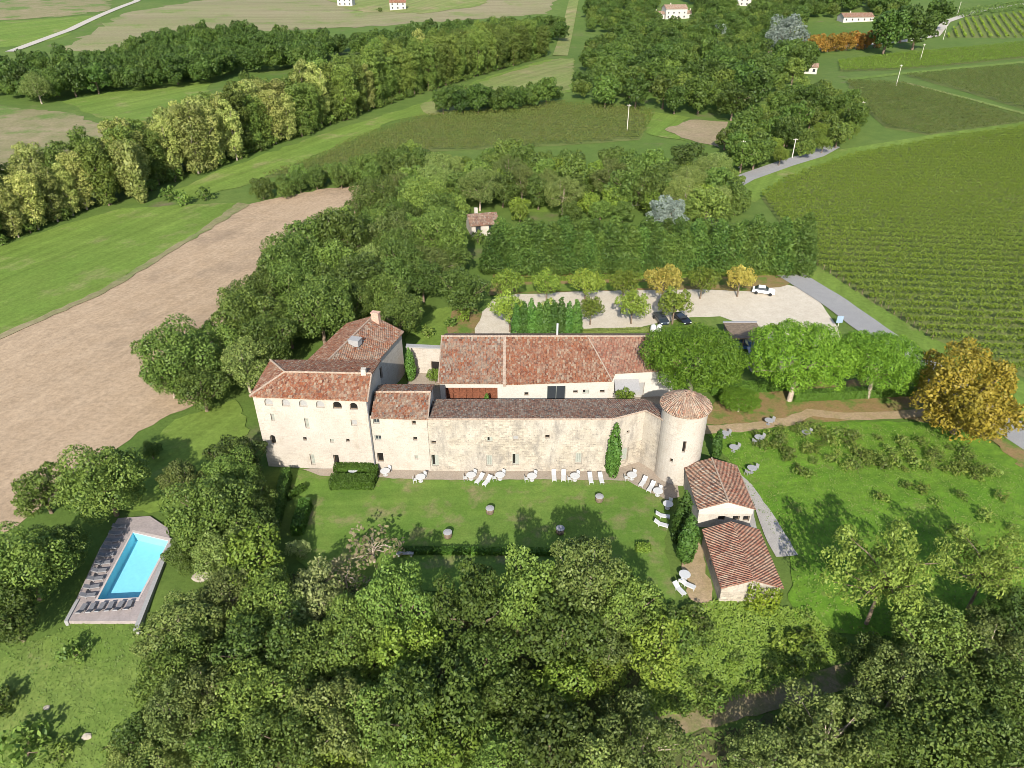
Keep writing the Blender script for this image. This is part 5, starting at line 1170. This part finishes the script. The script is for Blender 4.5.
# ------------------------------------------------------------------ cars, poles, far houses, small things
def car(x, y, rz, body, label, cab=True):
    e = root('parked_car', (x, y, H(x, y)+.12), label, 'car', None, 0)
    W2 = .86; prof = [(-2.05, .35), (-2.1, .62), (-1.95, .85), (-.95, .95), (1.5, .98), (2.0, .9), (2.1, .6), (2.05, .35)]
    m = MB()
    def ex(m, pr, w0, w1=None):
        n = len(pr); w1 = w1 or [w0]*n
        L_ = [(a, -w1[i], c) for i, (a, c) in enumerate(pr)]; Rr = [(a, w1[i], c) for i, (a, c) in enumerate(pr)]
        m.poly(L_); m.poly(Rr[::-1])
        for i in range(n): j = (i+1) % n; m.poly([L_[j], L_[i], Rr[i], Rr[j]])
    off = Vector(e.location)
    def shift(m): m.v = [tuple(Vector(p)+off) for p in m.v]
    ex(m, prof, W2, [.78, .82, .84, .88, .88, .84, .82, .78]); shift(m); m.build('body', body, e)
    if cab:
        m = MB(); ex(m, [(-.85, .955), (-.25, 1.36), (1.05, 1.38), (1.7, .985)], .72, [.8, .64, .64, .78]); shift(m); m.build('window', M['glass'], e)
        m = MB(); m.box((.4, 0, 1.405), (1.3, 1.24, .05)); shift(m); m.build('roof', body, e)
    else:
        m = MB(); m.box((.35, 0, 1.0), (1.7, 1.4, .07)); shift(m); m.build('seat', M['dark'], e)
        m = MB(); m.box((-.62, 0, 1.2), (.05, 1.35, .45), 0, 0); shift(m); m.build('windscreen', M['glass'], e)
    for sx in (-1.3, 1.3):
        for sy in (-.84, .84):
            m = MB(); m.tube([(sx, sy-.1, .32), (sx, sy+.1, .32)], .32, 14); shift(m); m.build('wheel', M['rubber'], e)
    for sy in (-.6, .6):
        m = MB(); m.box((-2.04, sy, .68), (.12, .34, .14)); shift(m); m.build('headlight', M['white'], e)
    e.rotation_euler[2] = rz; return e
pt = lambda nm, c: m_plain(nm, c, .25, .6, .03)
x, y = G(660.5, 322); car(x, y, R(100), pt('dark_blue_paint', (.02, .03, .04)), 'dark hatchback parked nearest the plane tree trunk in the car park')
x, y = G(681, 322); car(x, y, R(110), pt('black_paint', (.008, .008, .01)), 'small black open top car parked right of the dark hatchback', False)
x, y = G(763, 294); car(x, y, R(160), pt('white_paint', (.75, .75, .75)), 'white car parked at the far right corner of the car park')
x, y = G(742, 349); car(x, y, R(170), pt('blue_paint', (.05, .10, .22)), 'blue car standing under the carport behind the pines')
m = MB(); x, y = G(838, 327); e = root('entrance_sign', (x, y, H(x, y)), 'pale blue grey sign board on a post at the car park entrance', 'sign')
m.box((x, y, 1.5), (1.1, .08, 1.3)); m.build('board', m_plain('pale_blue_board', (.22, .29, .37), .6, .3), e); m = MB(); m.box((x, y+.1, .8), (.1, .1, 1.7)); m.build('post', M['pole'], e)
for px, lb in ((652.5, 'left'), (658.5, 'right')):
    x, y = G(px, 335); e = root('gas_tank', (x, y, .1), 'white domed gas tank behind the barn roof, %s of the two' % lb, 'tank'); m = MB(); m.lathe((x, y, .1), [(.48, 0), (.5, .1), (.5, 1.5), (.4, 1.8), (.15, 1.95)], 16); m.build('tank_body', M['white'], e, True); m = MB(); m.lathe((x, y, .1), [(.1, 1.95), (.1, 2.05)], 8); m.build('valve', M['steel'], e)
def pole(px, py, h_, label):
    x, y = G(px, py); z = H(x, y); e = root('utility_pole', (x, y, z), label, 'pole'); m = MB(); m.tube([(x, y, z-.5), (x, y, z+h_)], [.17, .11], 7); m.build('shaft', M['pole'], e); m = MB(); m.box((x, y, z+h_-.4), (1.5, .1, .1)); m.build('crossarm', M['pole'], e)
    for s_ in (-.6, 0, .6): m = MB(); m.box((x+s_, y, z+h_-.27), (.08, .08, .16)); m.build('insulator', M['white'], e)
for px, py, h_, lb in ((896, 86, 9, 'utility pole at the corner of the brownish vineyard'), (920, 61, 9, 'utility pole on the pale green vineyard strip'), (857, 128, 9, 'utility pole beside the tree belt at the road bend'), (957, 16, 10, 'utility pole by the far hilltop road'), (739, 168, 8, 'utility pole at the left side of the road bend'), (792, 158, 6, 'utility pole among trunks of the road bend belt'), (884, 46, 8, 'utility pole beside the far road near the round trees'), (627, 131, 9, 'utility pole standing in the middle vineyard'), (943, 40, 9, 'utility pole beside the far road above the grass')): pole(px, py, h_, lb)
def house(px, py, w_, d_, h_, label, roof='tile_pale', rz=0., wallm='white_wall', wing=False):
    x, y = G(px, py); z = H(x, y); e = root('house', (x, y, z), label, 'house'); rzM = Matrix.Translation((x, y, z)) @ Matrix.Rotation(rz, 4, 'Z')
    def tr(m): m.v = [tuple(rzM @ Vector(p)) for p in m.v]
    def blk(x0, x1, y0, y1, hh):
        m = MB(); k = h_*.0
        ops = []; L = x1-x0; n = max(2, int(L/4.5))
        for i in range(n): c = L*(i+.5)/n; ops.append((c-.6, c+.6, 1.0, 2.4, 0, 'glass'))
        if hh > 5:
            for i in range(n): c = L*(i+.5)/n; ops.append((c-.6, c+.6, 4.0, 5.2, 0, 'glass'))
        res = wall(m, (x0, y0), (x1, y0), -2, hh, ops); wall(m, (x1, y0), (x1, y1), -2, hh); wall(m, (x1, y1), (x0, y1), -2, hh); wall(m, (x0, y1), (x0, y0), -2, hh)
        ym = (y0+y1)/2; rr_ = (y1-y0)*.22; m.poly([(x1, y0, hh), (x1, y1, hh), (x1, ym, hh+rr_)]); m.poly([(x0, y1, hh), (x0, y0, hh), (x0, ym, hh+rr_)]); tr(m); m.build('wall', M[wallm], e)
        for f in res:
            W, u0, u1, v0, v1, dp = f; g = MB(); g.poly([W(u0, v0, dp), W(u1, v0, dp), W(u1, v1, dp), W(u0, v1, dp)]); tr(g); g.build('window', M['glass'], e)
        g = MB(); slope(g, [(x0-.4, y0-.5, hh-.05), (x1+.4, y0-.5, hh-.05), (x1+.4, ym, hh+rr_+.1), (x0-.4, ym, hh+rr_+.1)]); slope(g, [(x1+.4, y1+.5, hh-.05), (x0-.4, y1+.5, hh-.05), (x0-.4, ym, hh+rr_+.098), (x1+.4, ym, hh+rr_+.098)]); tr(g); r_ = g.build('roof', M[roof], e)
        g = MB(); g.box((x0+L*.3, ym+.6, hh+rr_+.5), (.8, .6, 1.4)); tr(g); g.build('chimney', M['shed_wall'], r_)
    blk(-w_/2, w_/2, 0, d_, h_)
    if wing: blk(w_/2+.6, w_/2+w_*.75, 1, d_*.8, h_*.55); blk(-w_/2-w_*.5, -w_/2-.6, 1.5, d_*.8, h_*.5)
house(485, 236, 6.2, 6.5, 2.9, 'small cream house with dull red roof among trees beyond the conifer screen', 'tile_old', R(14), 'shed_wall')
house(640, 206, 7, 7, 3.2, 'small pale house half hidden by garden trees near the blue conifer', 'tile_pale', R(-8))
house(676, 19, 18, 12, 7.5, 'large pale hillside house with side wings at the top of the photo', 'tile_pale', R(8), wing=True)
house(744, 6, 18, 10, 6, 'pale house glimpsed above the trees at the top centre right', 'tile_pale', R(-10))
house(858, 22, 24, 11, 3.6, 'long low house with weathered roof above the orange trees', 'tile_mix', R(4))
house(345, 6, 14, 9, 6, 'far white house left of the pair at the top edge', 'tile_mix', R(-6)); house(398, 10, 14, 9, 6, 'far pale house right of the pair at the top edge', 'tile_red', R(6))
house(775, 60, 5, 6, 4.0, 'small white gabled house peeping from the far wood', 'tile_pale', R(80))
house(810, 74, 6, 6, 3.4, 'small cream house at the edge of the far wood beside the grass track', 'tile_pale', R(-20))
def rock(px, py, s_, label, seed):
    rg = random.Random(seed); x, y = G(px, py); bm = bmesh.new(); bmesh.ops.create_icosphere(bm, subdivisions=2, radius=s_)
    for v_ in bm.verts: v_.co = Vector((v_.co.x*1.2, v_.co.y, v_.co.z*.6))*rg.uniform(.8, 1.15)
    me = bpy.data.meshes.new('rock'); bm.to_mesh(me); bm.free(); me.materials.append(M['rock']); o = bpy.data.objects.new('rock', me); COL.objects.link(o); o.location = (x, y, H(x, y)+s_*.25); tag(o, label, 'rock')
rock(87, 737, .38, 'white rock in the grass at the lower left', 1); rock(47, 708, .26, 'small pale rock higher on the lower left slope', 2); rock(201, 578, .75, 'pale boulder among brush right of the pool', 3)
import sys
print('COUNTS', CNT, 'trees', len(USED), file=sys.stderr)
